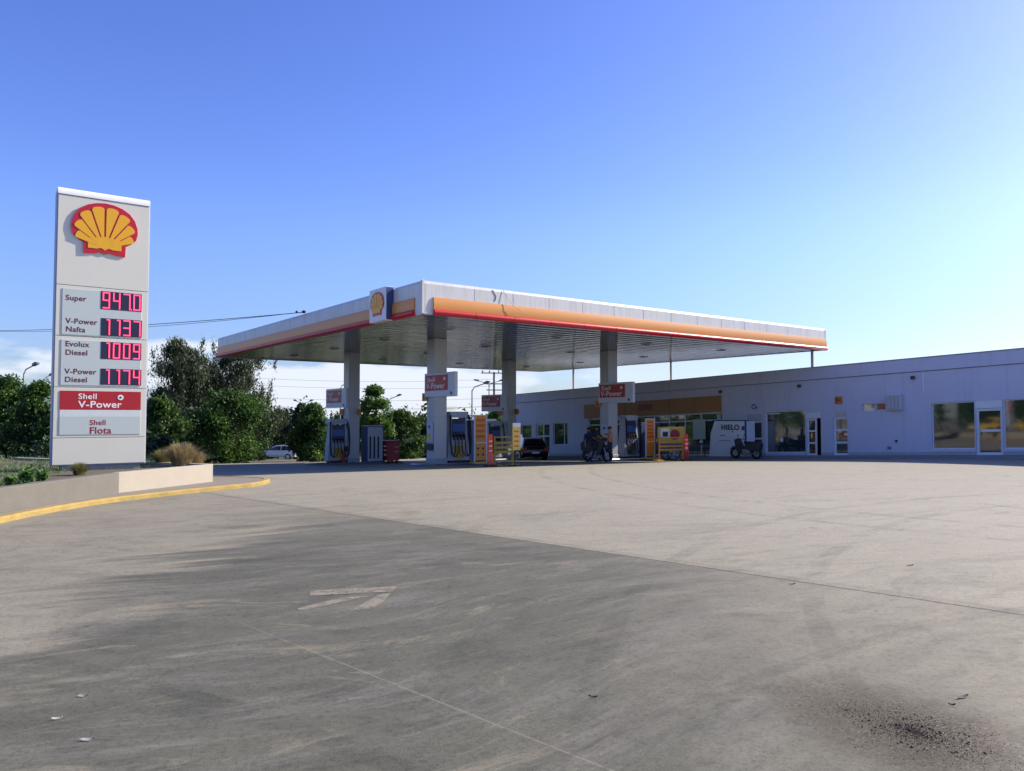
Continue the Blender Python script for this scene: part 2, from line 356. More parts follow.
    # dirt stain
    st = gp(915, 733); sx, sy = st.x, st.y
    dx = M('SUBTRACT', X, sx); dy = M('MULTIPLY', M('SUBTRACT', Y, sy), .85)
    dd = M('ADD', M('SQRT', M('ADD', M('MULTIPLY', dx, dx), M('MULTIPLY', dy, dy))), M('MULTIPLY', M('SUBTRACT', noi(5, 0, (1, 1, 1), 6, .7), .5), .45))
    spk = noi(55, R(35), (.5, 1.4, 1), 4, .8)
    halo = M('MULTIPLY', M('SUBTRACT', 1.0, sm(dd, .14, .78)), sm(spk, .30, .52)); base = mixc(M('MULTIPLY', halo, .97), base, (.052, .036, .020))
    dx2 = M('ADD', dx, .22); dy2 = M('SUBTRACT', dy, .33)
    dd2 = M('ADD', M('SQRT', M('ADD', M('MULTIPLY', dx2, dx2), M('MULTIPLY', dy2, dy2))), M('MULTIPLY', M('SUBTRACT', noi(6, 0, (1, 1, 1), 6, .7), .5), .5))
    h2 = M('MULTIPLY', M('SUBTRACT', 1.0, sm(dd2, .14, .55)), sm(spk, .36, .56)); base = mixc(M('MULTIPLY', h2, .85), base, (.085, .070, .042))
    # grain and oil spots
    base = mul(base, sm(fine, .48, .68), (.72, .72, .71)); base = mul(base, sm(grit, .5, .7), (.70, .70, .69)); base = mul(base, sm(noi(11, 0, (1, 1, 1), 7, .75), .5, .68), (.80, .80, .79))
    vo = N.new('ShaderNodeTexVoronoi'); vo.inputs['Scale'].default_value = .55; vo.inputs['Randomness'].default_value = 1; L.new(geo.outputs['Position'], vo.inputs['Vector'])
    base = mul(base, M('MULTIPLY', M('SUBTRACT', 1.0, sm(vo.outputs['Distance'], .03, .085)), .6), (.5, .5, .5))
    # beyond the paved area: dry earth and grass
    off = M('SUBTRACT', M('ADD', Y, M('MULTIPLY', X, -.5)), 78.0); offn = M('ADD', off, M('MULTIPLY', noi(.3), 8)); e = sm(offn, 0, 3)
    base = mixc(e, base, mixc(noi(.7), (.06, .09, .03), (.17, .15, .09)))
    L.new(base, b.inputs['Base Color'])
    bp = N.new('ShaderNodeBump'); bp.inputs['Strength'].default_value = .35; bp.inputs['Distance'].default_value = .006
    hs = M('ADD', M('MULTIPLY', fine, .8), M('MULTIPLY', grit, .5)); L.new(hs, bp.inputs['Height']); L.new(bp.outputs['Normal'], b.inputs['Normal'])
    me.materials.append(m)
    return o
build_ground()

# worn paint marks
def paint_mat():
    m = mat('worn_paint', (.33, .29, .215), .8, var=.15, scale=10); N, L = nt(m); b = N['Principled BSDF']
    tc = N.new('ShaderNodeTexCoord'); no = N.new('ShaderNodeTexNoise'); no.inputs['Scale'].default_value = 7; no.inputs['Detail'].default_value = 8; no.inputs['Roughness'].default_value = .75
    L.new(tc.outputs['Object'], no.inputs['Vector']); mr = N.new('ShaderNodeMapRange'); mr.inputs['From Min'].default_value = .33; mr.inputs['From Max'].default_value = .56
    mr.inputs['To Max'].default_value = .68
    L.new(no.outputs['Fac'], mr.inputs['Value']); L.new(mr.outputs[0], b.inputs['Alpha']); return m
pm = paint_mat()
mk = MB()
def patch(pts, dz=.005):
    ps = [gp(*p, dz) for p in pts]; mk.add(ps, [tuple(range(len(ps)))])
patch([(311, 591), (340, 589), (370, 588), (397, 586.5), (392, 592), (370, 592.5), (345, 594), (309, 596)])
patch([(391, 593), (384, 601), (374, 608), (362, 609.5), (350, 611), (362, 604), (372, 599), (378, 595)])
patch([(373, 595.5), (350, 600), (325, 606), (300, 611.5), (297, 609), (322, 602.5), (350, 597)], .004)
struct(mk.build('road_markings', pm))

# ------------------------------------------------------------------ pavement, kerb, planter
kb = [(-30, 531), (0, 523.5), (30, 517), (60, 511), (90, 506), (120, 501.5), (150, 498), (180, 494.5), (210, 491.3), (235, 488.8), (252, 487), (262, 485.4), (268, 483.5), (270, 482.5)]
kerbpts = [gp(*p) for p in kb]
# extend along its own direction out of frame
d0 = (kerbpts[0]-kerbpts[2]); kerbpts = [kerbpts[0]+d0*2.2]+kerbpts
tip = kerbpts[-1]
kerbpts += [tip+Vector((-.25, .55, 0)), tip+Vector((-1.1, 1.1, 0)), tip+Vector((-3, 1.9, 0)), tip+Vector((-9, 3.6, 0))]
def offset(pts, d):
    out = []
    for i, p in enumerate(pts):
        t = (pts[min(i+1, len(pts)-1)]-pts[max(i-1, 0)]); t.z = 0; t.normalize(); n = Vector((-t.y, t.x, 0)); q = p+n*d; out.append(q)
    return out
def on(p, dz): return Vector((p.x, p.y, gz(p.x, p.y)+dz))
inn = offset(kerbpts, .15)
kmb = MB(); n = len(kerbpts); H = .10
prof = []
for p, q in zip(kerbpts, inn):
    m_ = p.lerp(q, .18); prof.append([on(p, -.05), on(p, H-.03), on(m_, H), on(q, H), on(q, -.05)])
vs = [a for r_ in prof for a in r_]; fs = [(i*5+k, i*5+k+1, (i+1)*5+k+1, (i+1)*5+k) for i in range(n-1) for k in range(4)]
kmb.add(vs, fs); struct(kmb.build('kerb', kerby))
inner = [on(q, H-.01) for q in inn]
sw = MB(); back = [Vector((-14, p.y+2, 0)) for p in inner]
sw.add(inner+[on(Vector((p.x-6, p.y+.3, 0)), H-.01) for p in inner], [(i, i+1, n+i+1, n+i) for i in range(n-1)])
def paving_mat():
    m = mat('ribbed_paving', (.21, .185, .15), .85, var=.15, scale=4, bump=.3); N, L = nt(m); b = N['Principled BSDF']
    g = N.new('ShaderNodeNewGeometry'); w = N.new('ShaderNodeTexWave'); w.bands_direction = 'X'; w.inputs['Scale'].default_value = 1.6; w.inputs['Distortion'].default_value = .3
    L.new(g.outputs['Position'], w.inputs['Vector']); bp = N.new('ShaderNodeBump'); bp.inputs['Strength'].default_value = .8; bp.inputs['Distance'].default_value = .012
    L.new(w.outputs['Fac'], bp.inputs['Height']); L.new(bp.outputs['Normal'], b.inputs['Normal']); return m
struct(sw.build('pavement', paving_mat()))
ZT = 1.0
def wpt(px, py):     # point of the planter wall's top edge, level at ZT
    r = ray(px, py); t = (ZT-EYE)/r.z; return Vector((r.x*t, r.y*t, ZT))
wa, wb, wc, wd = wpt(-60, 497.5), wpt(0, 488), wpt(119, 472.6), wpt(213, 463.8)
wa = wb+(wb-wc)*1.6
wk = wc.lerp(wd, .55)+Vector((.02, 0, 0)); wd2 = wd+Vector((-.10, .0, 0))
we = wd+Vector((-7, 3.2, 0))
def wall(pts, th, name, m, label, z0=None):
    mb = MB(); q = offset(pts, th); r_ = []
    for p, s_ in zip(pts, q): r_.append([on(p, -.2), Vector((p.x, p.y, ZT-.012)), Vector((p.x*.8+.2*(p.x+(s_.x-p.x)*.1), p.y, ZT)), Vector((s_.x, s_.y, ZT)), on(s_, -.2)])
    n_ = len(pts); mb.add([a for c in r_ for a in c], [(i*5+k, i*5+k+1, (i+1)*5+k+1, (i+1)*5+k) for i in range(n_-1) for k in range(4)]+[(0, 1, 2, 3, 4), tuple((n_-1)*5+k for k in (4, 3, 2, 1, 0))])
    return tag(mb.build(name, m), label, 'wall')
wall([wa, wb, wc], .2, 'retaining_wall', conc, 'low bare grey concrete retaining wall beside the ribbed pavement at the left')
wall([wc+Vector((.0, .003, 0)), wk, wd, we], .2, 'planter_wall', wallcream, 'low cream painted planter wall holding the dry grass beside the price sign')
bed = MB(); bp_ = [wa+Vector((-.1, 0, -.07)), wc+Vector((-.1, 0, -.07)), wd+Vector((-.1, 0.05, -.07)), we+Vector((0, -.1, -.07)), Vector((-17.5, 25.5, .93)), Vector((-19, 14, .93)), Vector((-17, 5, .93))]
bed.add(bp_, [tuple(range(len(bp_)))]); struct(bed.build('planting_bed_ground', soilm))

# ------------------------------------------------------------------ emblem
def shell_outline(s):
    half = [(0, -.80), (.16, -.745), (.30, -.80), (.62, -.83), (.635, -.46), (.80, -.37), (.95, -.22), (1.0, 0), (.985, .20), (.90, .45), (.74, .66), (.52, .80), (.27, .885), (0, .915)]
    return [(x*s, z*s) for x, z in half]+[(-x*s, z*s) for x, z in half[-2:0:-1]]
def emblem(parent, x, y, z, s, th, sx=1.0, name='emblem'):
    mb = MB(); mb.prism([(a*sx, b) for a, b in shell_outline(s)], -th, 0); e = mb.build(name, redm, parent); e.location = (x, y, z)
    yb = MB(); ty = -th-.012*s
    def px(a, b): return (a*s*sx, b*s)
    yb.prism([px(*p) for p in [(-.50, -.64), (-.24, -.64), (-.12, -.60), (0, -.67), (.12, -.60), (.24, -.64), (.50, -.64), (.50, -.40), (.62, -.30), (.42, -.30), (.2, -.24), (0, -.22), (-.2, -.24), (-.42, -.30), (-.62, -.30), (-.50, -.40)]], ty, -th)
    O = (0, -.62)
    degs = [-63.5, -46, -28, -9.5, 9.5, 28, 46, 63.5]
    lens = [.95, 1.17, 1.34, 1.41, 1.41, 1.34, 1.17, .95]
    for dg, ln in zip(degs, lens):
        hw = 8.9; pts = []
        for (da, f_) in ((-hw*.62, .26), (hw*.62, .26), (hw*.90, .95), (hw*.6, .99), (0, 1.0), (-hw*.6, .99), (-hw*.90, .95)):
            t = R(dg+da); pts.append(px(O[0]+math.sin(t)*ln*f_, O[1]+math.cos(t)*ln*f_))
        yb.prism(pts, ty-.001*abs(dg)/60-.001, -th)
    yb.build('yellow_rays', yellow, e)
    return e
# ------------------------------------------------------------------ price sign
P0 = Vector((-.5955*18, 18, 0)); zb = 1.05
sign = thing('price_sign', 'tall white fuel price sign with a yellow and red shell emblem and lit pink figures', 'sign', (P0.x, P0.y, .93), A36)
SM = frame(Vector((P0.x, P0.y, .93)), A36)
def sp(px, py): return hit(px, py, SM)
sw_ = sp(147.4, 330)[0]; top = sp(57.8, 187)[1]; bot = sp(53, 465.5)[1]
TH = .42
MB().box(-.02, sw_+.02, .02, TH-.02, bot-.02, top-.06, .01).build('side_casing', mat('blue_grey_casing', (.26, .30, .42), .45), sign)
zs = [sp(53.6, 385)[1], sp(53.3, 438)[1]]
def zc(py): return sp(56, py)[1]
lines = [bot, zc(438.2), zc(386.9), zc(335.3), zc(283.9), zc(187+6)]
for i in range(5):
    MB().box(0, sw_, 0, .03, lines[i]+.007, lines[i+1]-.007, .006).build('face_panel', cream, sign)
cap = MB(); cap.prism([(-.015, lines[5]+.01), (TH+.01, lines[5]+.01), (TH+.01, top), (.10, top+.03), (.03, top+.015), (-.015, top-.05)], -.01, sw_+.01, 'x'); cap.build('cap', mat('cap_white', (.80, .80, .77), .3), sign, True)
MB().box(.18, sw_-.1, .06, TH-.06, -.1, bot).build('plinth', mat('plinth_grey', (.22, .24, .26), .6), sign)
def rect(px0, py0, px1, py1):
    x0, z1 = sp(px0, py0); x1, z0 = sp(px1, py1); return x0, x1, z0, z1
xl = sp(62.0, 310)[0]; xr = sp(141.6, 310)[0]
fr = []
for (t_, b_) in ((288.4, 333.8), (340, 384.8)):
    z1 = zc(t_-1.0); z0 = zc(b_)
    p = MB().box(xl, xr, -.012, 0, z0, z1, .003).build('price_panel', greyp, sign)
xl2 = sp(59.8, 400)[0]; xr2 = sp(140.8, 400)[0]
def zr(py): return sp(58, py)[1]
rp = MB().box(xl2, xr2, -.012, 0, zr(409.5), zr(390.5), .003).build('red_panel', red, sign)
MB().box(xl2, xr2, -.010, 0, zr(417), zr(409.8), .002).build('light_strip', mat('pale_strip', (.62, .66, .64), .4), sign)
gpn = MB().box(xl2, xr2, -.012, 0, zr(435), zr(417.2), .003).build('grey_panel', greyp, sign)
def tx(s, px, py, h, m, parent=sign, y=-.016, **k):   # py: baseline, h: height of capitals in px
    x, z = sp(px, py); sz = h/F*18.0/.69
    return text(s, sz, m, parent, (x, y+.0025, z), depth=.0012, **k)
tx('Super', 65.5, 299.8, 5.2, darkred, bold=.016); tx('V-Power', 65.5, 323, 5.2, darkred, bold=.016); tx('Nafta', 65.5, 331.3, 5.2, darkred, bold=.016)
tx('Evolux', 65.0, 346, 5.2, darkred, bold=.016); tx('Diesel', 65.0, 354.6, 5.2, darkred, bold=.016); tx('V-Power', 64.5, 373.6, 5.2, darkred, bold=.016); tx('Diesel', 64.5, 381.8, 5.2, darkred, bold=.016)
tx('Shell', 78, 398.8, 5.4, whiteink, bold=.012, sx=1.1); tx('V-Power', 78.2, 407.4, 6.6, whiteink, bold=.016, sx=1.1)
tx('Shell', 89.5, 425, 5.2, mat('red_lettering', (.28, .008, .016), .5), bold=.014); tx('Flota', 89.2, 433.6, 6.6, mat('red_lettering', (.28, .008, .016), .5), bold=.02)
ex, ez = sp(120.5, 397.5); rb = MB(); rb.disc((ex, -.016, ez), .066, .006); rb.build('round_mark', whiteink, sign); MB().disc((ex, -.020, ez), .026, .006).build('mark_centre', dark, sign)
SEG = {'0': 'abcdef', '1': 'bc', '3': 'abcdg', '4': 'bcfg', '7': 'abc', '9': 'abcdfg'}
def display(px0, py0, px1, py1, s):
    x0, z1 = sp(px0, py0); x1, _ = sp(px1, py1); z0 = sp(px0, py0+(py1-py0))[1]
    d = MB().box(x0, x1, -.018, 0, z0, z1, .003).build('price_display', led_bg, sign)
    w = (x1-x0)/4; hh = z1-z0
    for i, ch in enumerate(s):
        if ch == ' ': continue
        mb = MB(); a = x0+w*i+w*.17; b = x0+w*(i+1)-w*.13; lo = z0+hh*.05; hi = z1-hh*.05; mid = (lo+hi)/2; t = .027; y0, y1 = -.023, -.018
        for sg in SEG[ch]:
            if sg == 'a': mb.box(a, b, y0, y1, hi-t, hi)
            if sg == 'g': mb.box(a, b, y0, y1, mid-t/2, mid+t/2)
            if sg == 'd': mb.box(a, b, y0, y1, lo, lo+t)
            if sg == 'f': mb.box(a, a+t, y0-.001, y1, mid, hi)
            if sg == 'e': mb.box(a, a+t, y0-.001, y1, lo, mid)
            if sg == 'b': mb.box(b-t, b, y0-.001, y1, mid, hi)
            if sg == 'c': mb.box(b-t, b, y0-.001, y1, lo, mid)
        if ch == '1': mb.box(b-t-.05, b-t, y0, y1, hi-t, hi)
        if s == '9470' and i == 2: mb.box(b+.012, b+.036, y0, y1, lo, lo+.03)
        mb.build('digit', led, d)
display(101, 291, 141.5, 309, '9470'); display(101, 318, 141.5, 335.5, '1137'); display(101, 341.5, 141, 358.8, '1009'); display(100.6, 368.5, 141, 384.6, '1174')
e1, e2 = sp(70.2, 236)[0], sp(137.8, 236)[0]; ec = (e1+e2)/2; ezz = (sp(103, 201.5)[1]+sp(103, 258.5)[1])/2
emblem(sign, ec, -.008, ezz-.015, (e2-e1)/2*.99, .028)
MB().box(ec-.3, ec+.3, -.02, 0, ezz-.25, ezz+.25).build('emblem_bracket', steel, sign)

# ------------------------------------------------------------------ canopy
A = Vector((-3.03, 25.9, 0)); ZS = 5.69; ZTp = 6.83; LX = 24.3; LY = 24.0
can = thing('canopy', 'large flat filling station roof with white, orange and red edge on square columns', 'canopy', (A.x, A.y, 0), A36)
MB().box(.12, LX-.12, .12, LY-.12, ZS+.06, ZTp-.15).build('roof', greymetal, can)
soff = MB(); soff.add([(.1, .1, ZS+.03), (LX-.1, .1, ZS+.03), (LX-.1, LY-.1, ZS+.03), (.1, LY-.1, ZS+.03)], [(3, 2, 1, 0)]); soff.build('soffit', ceilm, can)
z_or = ZS+.60
def prof_white(z0): return [(-.0, z0), (-.0, ZTp-.10), (.03, ZTp), (.12, ZTp), (.12, z0)]
def prof_orange():
    pts = []
    for i in range(9):
        t = i/8; pts.append((-.02-.045*math.sin(math.pi*(.12+.74*t)), ZS+.10+(z_or-ZS-.10)*(1-t)))
    return [(.1, z_or)]+[p for p in pts]+[(.1, ZS+.10)]
def prof_red(): return [(.0-.09*math.cos(R(a))-.04, ZS+.09+.10*math.sin(R(a))) for a in range(-90, 91, 20)]+[(.1, ZS+.17), (.1, ZS-.01)]
def fascia(axis, length, gap0, name, segs, label):
    """fascia along the canopy's local x (front) or y (left): white cladding, orange band and red edge roll"""
    sw = (lambda v: v) if axis == 'x' else (lambda v: (v[1], v[0], v[2]))
    w = MB(); w.prism(prof_white(ZS), 0, length, 'x'); w.shear(sw)
    root = w.build(name, fasc, can); root['label'] = label
    o_ = MB(); o_.prism(prof_orange(), gap0, length-.02, 'x'); o_.shear(sw); o_.build('orange_band', orange, root, True)
    r_ = MB(); k = (length-gap0)/segs
    for i in range(segs): r_.prism(prof_red(), gap0+k*i, gap0+k*(i+1)-.015, 'x')
    r_.shear(sw); r_.build('red_edge', redm, root, True)
    for i in range(1, segs):
        x = gap0+k*i; sl = MB().box(x-.006, x+.006, -.004, .0, z_or+.0, ZTp-.1); sl.shear(sw); sl.build('panel_seam', greymetal, root)
    return root
fascia('x', LX, .42, 'fascia', 14, 'sunlit fascia with orange band and bright red lower roll')
fascia('y', LY, .50, 'fascia', 14, 'shaded fascia with orange band and dark red lower roll')
# far two edges, plain
MB().box(LX-.12, LX, 0, LY, ZS, ZTp-.05).build('edge_cladding', fasc, can); MB().box(0, LX, LY-.12, LY, ZS, ZTp-.05).build('edge_cladding', fasc, can)
MB().box(-.05, .05, -.05, .05, ZS-.0, ZTp+.01, .015).build('corner_post', fasc, can)
mbk = MB(); mbk.tube([(2.9, -.006, ZTp-.05), (3.05, -.008, ZTp-.25), (3.0, -.008, ZTp-.45)], .012); mbk.tube([(3.35, -.008, ZTp-.02), (3.7, -.15, z_or-.02), (4.3, -.17, z_or-.3)], .009); mbk.build('scratch_marks', dark, can)
# emblem box on left side
Mc0 = frame(Vector((A.x, A.y, 0)), A36+math.pi/2)      # local x runs along the left edge
y2 = hit(369.3, 305, Mc0, .30)[0]; y1 = hit(385.9, 305, Mc0, .30)[0]; bz1 = hit(369.3, 291.0, Mc0, .30)[1]; bz0 = hit(369.3, 323.5, Mc0, .30)[1]
lb = MB().box(-.30, -.0, y1, y2, bz0, bz1, .02).build('emblem_box', mat('box_white', (.7, .7, .7), .4), can)
bs = MB().box(-.285, -.01, y1-.02, y1, bz0+.02, bz1-.02).build('box_side', navy, lb)
em = emblem(can, 0, 0, 0, .50, .025, sx=(y2-y1)*.40/.50); em.rotation_euler = (0, 0, -math.pi/2); em.location = (-.302, (y1+y2)/2, (bz0+bz1)/2+.02)
# ceiling lamps
for i in range(4):
    for j_ in range(4):
        x = 3.2+5.6*i; y = 3.4+5.6*j_
        l = MB().box(x-.2, x+.2, y-.2, y+.2, ZS+.012, ZS+.03, .01).build('ceiling_lamp', offwhite, can); MB().box(x-.15, x+.15, y-.15, y+.15, ZS+.004, ZS+.013).build('lamp_glass', dark, l)
# columns
colm = mat('column_cladding', (.45, .46, .46), .4, .1, var=.06, scale=1.2)
COLS = {}
def CP(s, t): return (1.08*s, 1.08*t)
for key, (s_, t_) in {'near': (4.63, 6.83), 'left': (4.63, 15.17), 'right': (14.5, 6.83), 'back': (14.5, 15.17)}.items():
    x, y = CP(s_, t_); wx = A.x+.804*x-.595*y; wy = A.y+.595*x+.804*y; g = gz(wx, wy)
    c = MB().box(x-.33, x+.33, y-.33, y+.33, g-.1, ZS+.03, .02).build('column', colm, can)
    for zz in (2.2, 4.0): MB().box(x-.333, x+.333, y-.333, y+.333, g+zz, g+zz+.012).build('column_joint', greymetal, c)
    MB().box(x-.36, x+.36, y-.36, y+.36, g, g+.35, .02).build('column_foot', greymetal, c)
    COLS[key] = (x, y, Vector((wx, wy, g)))
# thin posts by the shop
BM0 = Vector((22.3, 33.6, .56))
BW = frame(BM0, AB)
def toc(v): q = frame(Vector((A.x, A.y, 0)), A36).inverted() @ v; return q
def wallz(lx): return BM0.z+.0387*lx

# ------------------------------------------------------------------ islands
def island(name, key, a, b, label):
    x, y, w = COLS[key]
    t = thing(name, label, 'pump island', w, A36, 'raised pump islands')
    def lift(v):
        p = frame(w, A36) @ Vector(v); return (v[0], v[1], v[2]+gz(p.x, p.y)-w.z)
    mb = MB()
    out = []
    for k in range(9): an = math.pi/2+math.pi*k/8; out.append((a+.6+.6*math.cos(an), .6*math.sin(an)))
    for k in range(9): an = -math.pi/2+math.pi*k/8; out.append((b-.6+.6*math.cos(an), .6*math.sin(an)))
    mb.prism(out, -.1, .12, 'z'); mb.shear(lift); mb.build('platform', mat('island_concrete', (.2, .2, .2), .8, var=.2), t)
    rim = MB(); out2 = [(p[0], p[1]) for p in out]; pts = [(p[0], p[1], .09) for p in out2]+[(out2[0][0], out2[0][1], .09)]
    rim.tube(pts, .04, 6); rim.shear(lift); rim.build('steel_rim', steel, t)
    return t
island('pump_island', 'near', -1.2, 3.4, 'raised pump island round the foot of the near left column, with the orange rack')
island('pump_island', 'left', -2.6, 3.2, 'raised pump island round the foot of the farther left column, by the red bin')
island('pump_island', 'right', -1.0, 4.2, 'raised pump island round the foot of the column nearest the shop, beside the motorcycle rider')
island('pump_island', 'back', -2.6, 2.6, 'raised pump island round the foot of the column at the back middle')

# ------------------------------------------------------------------ pumps
def make_pump(label, loc, lower):
    t = thing('fuel_pump', label, 'fuel pump', loc, A36, 'fuel pumps under the canopy')
    MB().box(-.46, .46, -.27, .27, 0, .12, .01).build('base', dark, t)
    MB().box(-.36, .36, -.25, .25, .12, 1.18, .02).build('cabinet', mat('pump_white', (.40, .43, .48), .35), t)
    lp = MB().box(-.30, .30, -.262, -.25, .2, .82, .004).build('lower_panel', lower, t)
    st = MB()
    for k in range(4): st.box(-.26+.15*k, -.22+.15*k, -.268, -.262, .24, .78)
    st.build('panel_stripe', mat('stripe_grey', (.16, .16, .17), .5), lp)
    MB().box(-.33, .33, -.27, -.20, 1.42, 1.78, .01).build('price_screen', blue, t)
    MB().box(-.36, .36, -.2, .2, 1.18, 2.02, .01).build('meter_housing', mat('pump_dark', (.03, .04, .08), .4), t)
    for s_ in (-1, 1):
        mb = MB(); mb.prism([(s_*.36, .12), (s_*.60, .12), (s_*.54, .9), (s_*.45, 1.6), (s_*.43, 2.08), (s_*.36, 2.08)], -.24, .24); mb.build('side_wing', mat('pump_white', (.40, .43, .48), .35), t)
    mb = MB(); mb.prism([(-.5, 2.06), (.5, 2.06), (.52, 2.16), (.46, 2.30), (.30, 2.34), (-.30, 2.34), (-.46, 2.30), (-.52, 2.16)], -.28, .28); mb.build('header', mat('pump_white', (.40, .43, .48), .35), t)
    MB().box(.505, .56, -.2, .2, 2.0, 2.34, .01).build('header_end', dark, t)
    for k in range(4):
        x = -.27+.18*k; nz = MB(); nz.box(x-.03, x+.03, -.36, -.22, 1.05, 1.30, .01); nz.tube([(x, -.34, 1.10), (x, -.40, 1.0), (x, -.38, .9)], .018, 6); nz.build('nozzle', dark, t)
        xs = -.50+.05*k if k < 2 else .40+.05*k-.02
        h = MB(); h.tube([(xs, -.30, 2.2), (xs*1.08, -.36, 1.7), (xs*1.12, -.40, 1.0), (xs*1.0, -.42, .42), ((xs+x)/2, -.44, .30), (x, -.42, .55), (x, -.38, .95)], .022, 6); h.build('hose', rubber, t, True)
    return t
def loc_at(key, q, r_=0, dz=.12):
    w = COLS[key][2]; p = w+Vector((.804*q-.595*r_, .595*q+.804*r_, 0)); return Vector((p.x, p.y, gz(p.x, p.y)+dz))
yel = mat('pump_yellow', (.70, .46, .04), .45)
make_pump('white fuel pump with yellow lower panel right of the near left column', loc_at('near', 1.02), yel)
make_pump('white fuel pump with dull olive lower panel right of the column nearest the shop', loc_at('right', 1.45), mat('pump_olive', (.14, .15, .07), .5))
make_pump('fuel pump half hidden behind the left side of the farther left column', loc_at('left', -.85), yel)
make_pump('fuel pump in deep shade left of the back middle column', loc_at('back', -1.2), mat('pump_grey', (.3, .3, .3), .5))
# blue cabinets next to pumps
def cabinet(label, loc, w, h, face, stripes=False, d=.75, sidec=None):
    t = thing('service_cabinet', label, 'cabinet', loc, A36)
    MB().box(0, w, -d/2, d/2, 0, h, .02).build('body', sidec or navy, t)
    f = MB().box(.03, w-.03, -d/2-.02, -d/2, .05, h-.04, .005).build('front_panel', face, t)
    if stripes:
        s_ = MB()
        for k in range(3):
            x = .12+k*.24; pts = [(x, .2), (x+.11, .2), (x+.11, h-.62), (x+.055, h-.5), (x, h-.62)]; s_.prism(pts, -d/2-.026, -d/2-.02)
        s_.build('black_stripes', dark, f)
    MB().box(-.01, w+.01, -d/2-.03, d/2+.01, h, h+.05, .01).build('lid', face, t)
    return t
cabinet('white cabinet with black vertical stripes and blue side by the farther left column', loc_at('left', .62, -.3), .95, 1.95, mat('pump_white', (.40, .43, .48), .35), True)
cabinet('plain blue grey cabinet between the yellow panelled pump and the orange rack', loc_at('near', 1.65, .1), .75, 1.9, mat('slate_blue', (.10, .15, .26), .4), d=.5)
cabinet('dark blue cabinet behind the orange poster board beside the shop side pump', loc_at('right', 2.25, .1), 1.2, 1.9, navy, d=.5)

# ------------------------------------------------------------------ illuminated red signs on columns
def hanging_sign(key, s_, label):
    w = COLS[key][2]
    # plane runs along the canopy's local y; front faces local -x
    base = loc_at(key, -.47, 0, 0)
    t = thing('promotional_sign', label, 'sign', base, A36-math.pi/2, 'red and white signs fixed to the columns')
    # local x now runs toward the viewer's right (canopy -y), local y = canopy +x
    x0, x1 = (-.30, 2.25) if s_ < 0 else (-2.4, .30)
    MB().box(x0, x1, 0, .16, 3.08, 4.14, .02).build('light_box', mat('sign_white', (.60, .62, .66), .4), t)
    rx0 = x0+.10; rx1 = x0+(x1-x0)*.78
    p = MB().box(rx0, rx1, -.012, 0, 3.36, 4.04, .003).build('red_panel', red, t)
    text('Shell', .30, whiteink, t, (rx0+.14, -.016, 3.75), bold=.005, sx=1.2); text('V-Power', .37, whiteink, t, (rx0+.10, -.016, 3.44), bold=.008, sx=1.12)
    MB().disc((rx1-.25, -.016, 3.86), .08, .01).build('round_mark', whiteink, t)
    MB().disc((x1-.28, -.012, 3.22), .07, .02).build('small_round_logo', navy, t)
    return t
hanging_sign('near', -1, 'red and white sign on the near left column, highest and largest of the four')
hanging_sign('left', 1, 'red and white sign sticking out left from behind the farther left column')
hanging_sign('right', -1, 'red and white sign on the column nearest the shop, overlapping the shop front')
hanging_sign('back', 1, 'red and white sign left of the back middle column, above the small tree')
def plate(key, side, label, z=2.55):
    # small plates stand out at both sides of a column, facing local -x
    x, y, w = COLS[key]; p = loc_at(key, -.40 if side > 0 else .18, .44 if side > 0 else -.52, 0)
    t = thing('number_plate_sign', label, 'sign', (p.x, p.y, w.z), A36-math.pi/2, 'small orange number signs on the columns')
    b = MB().box(-.2, .2, 0, .05, z+.12, z+.48, .01).build('board', mat('dull_orange', (.62, .20, .04), .5), t); MB().box(-.05, .0, -.008, 0, z+.2, z+.4).build('number_stroke', darkred, b)
    MB().box(-.24, .24, .05, .09, z+.26, z+.32).build('bracket', dark, t)
plate('left', 1, 'small orange number sign on the left side of the farther left column'); plate('left', -1, 'small orange number sign on the right side of the farther left column')
plate('near', 1, 'small orange number sign on the left side of the near left column', 2.8)
plate('back', -1, 'small dark number sign on the right side of the back middle column', 2.75); plate('back', 1, 'small orange number sign on the left side of the back middle column', 2.75)
plate('right', 1, 'small orange number sign left of the column nearest the shop', 2.75)
# notice panels on columns' shaded faces
def notice(key, label, red_=False):
    p = loc_at(key, -.40, -.05, 0)
    t = thing('notice_panel', label, 'notice', p, A36-math.pi/2, 'notice panels on the columns')
    MB().box(-.20, .22, -.02, .05, 1.05, 1.95, .01).build('board', mat('notice_blue', (.45, .52, .62), .4), t)
    MB().box(-.10, .14, -.035, -.02, 1.15, 1.45, .004).build('yellow_label', yellowb, t); MB().disc((.02, -.03, 1.75), .08, .02).build('round_sign', blue, t)
    MB().box(-.26, .26, -.10, .05, .72, 1.0, .02).build('towel_box', dark, t)
notice('near', 'pale blue notice panel above a black box on the near left column')
notice('right', 'pale blue notice panel above a black box on the column nearest the shop')
notice('left', 'pale blue notice panel above a black box on the farther left column')
# extinguisher
p = loc_at('left', -.62, -.42, .12); t = thing('fire_extinguisher', 'dark red fire extinguisher standing at the foot of the farther left column', 'fire extinguisher', p, A36)
MB().tube([(0, 0, 0), (0, 0, .5), (0, 0, .56), (0, 0, .6)], .09, 12).build('cylinder', redbox, t); MB().tube([(0, 0, .6), (0, 0, .68), (.07, -.02, .7)], .02, 6).tube([(0, 0, .66), (-.1, -.05, .5), (-.11, -.06, .2)], .013, 6).build('valve_and_hose', dark, t)

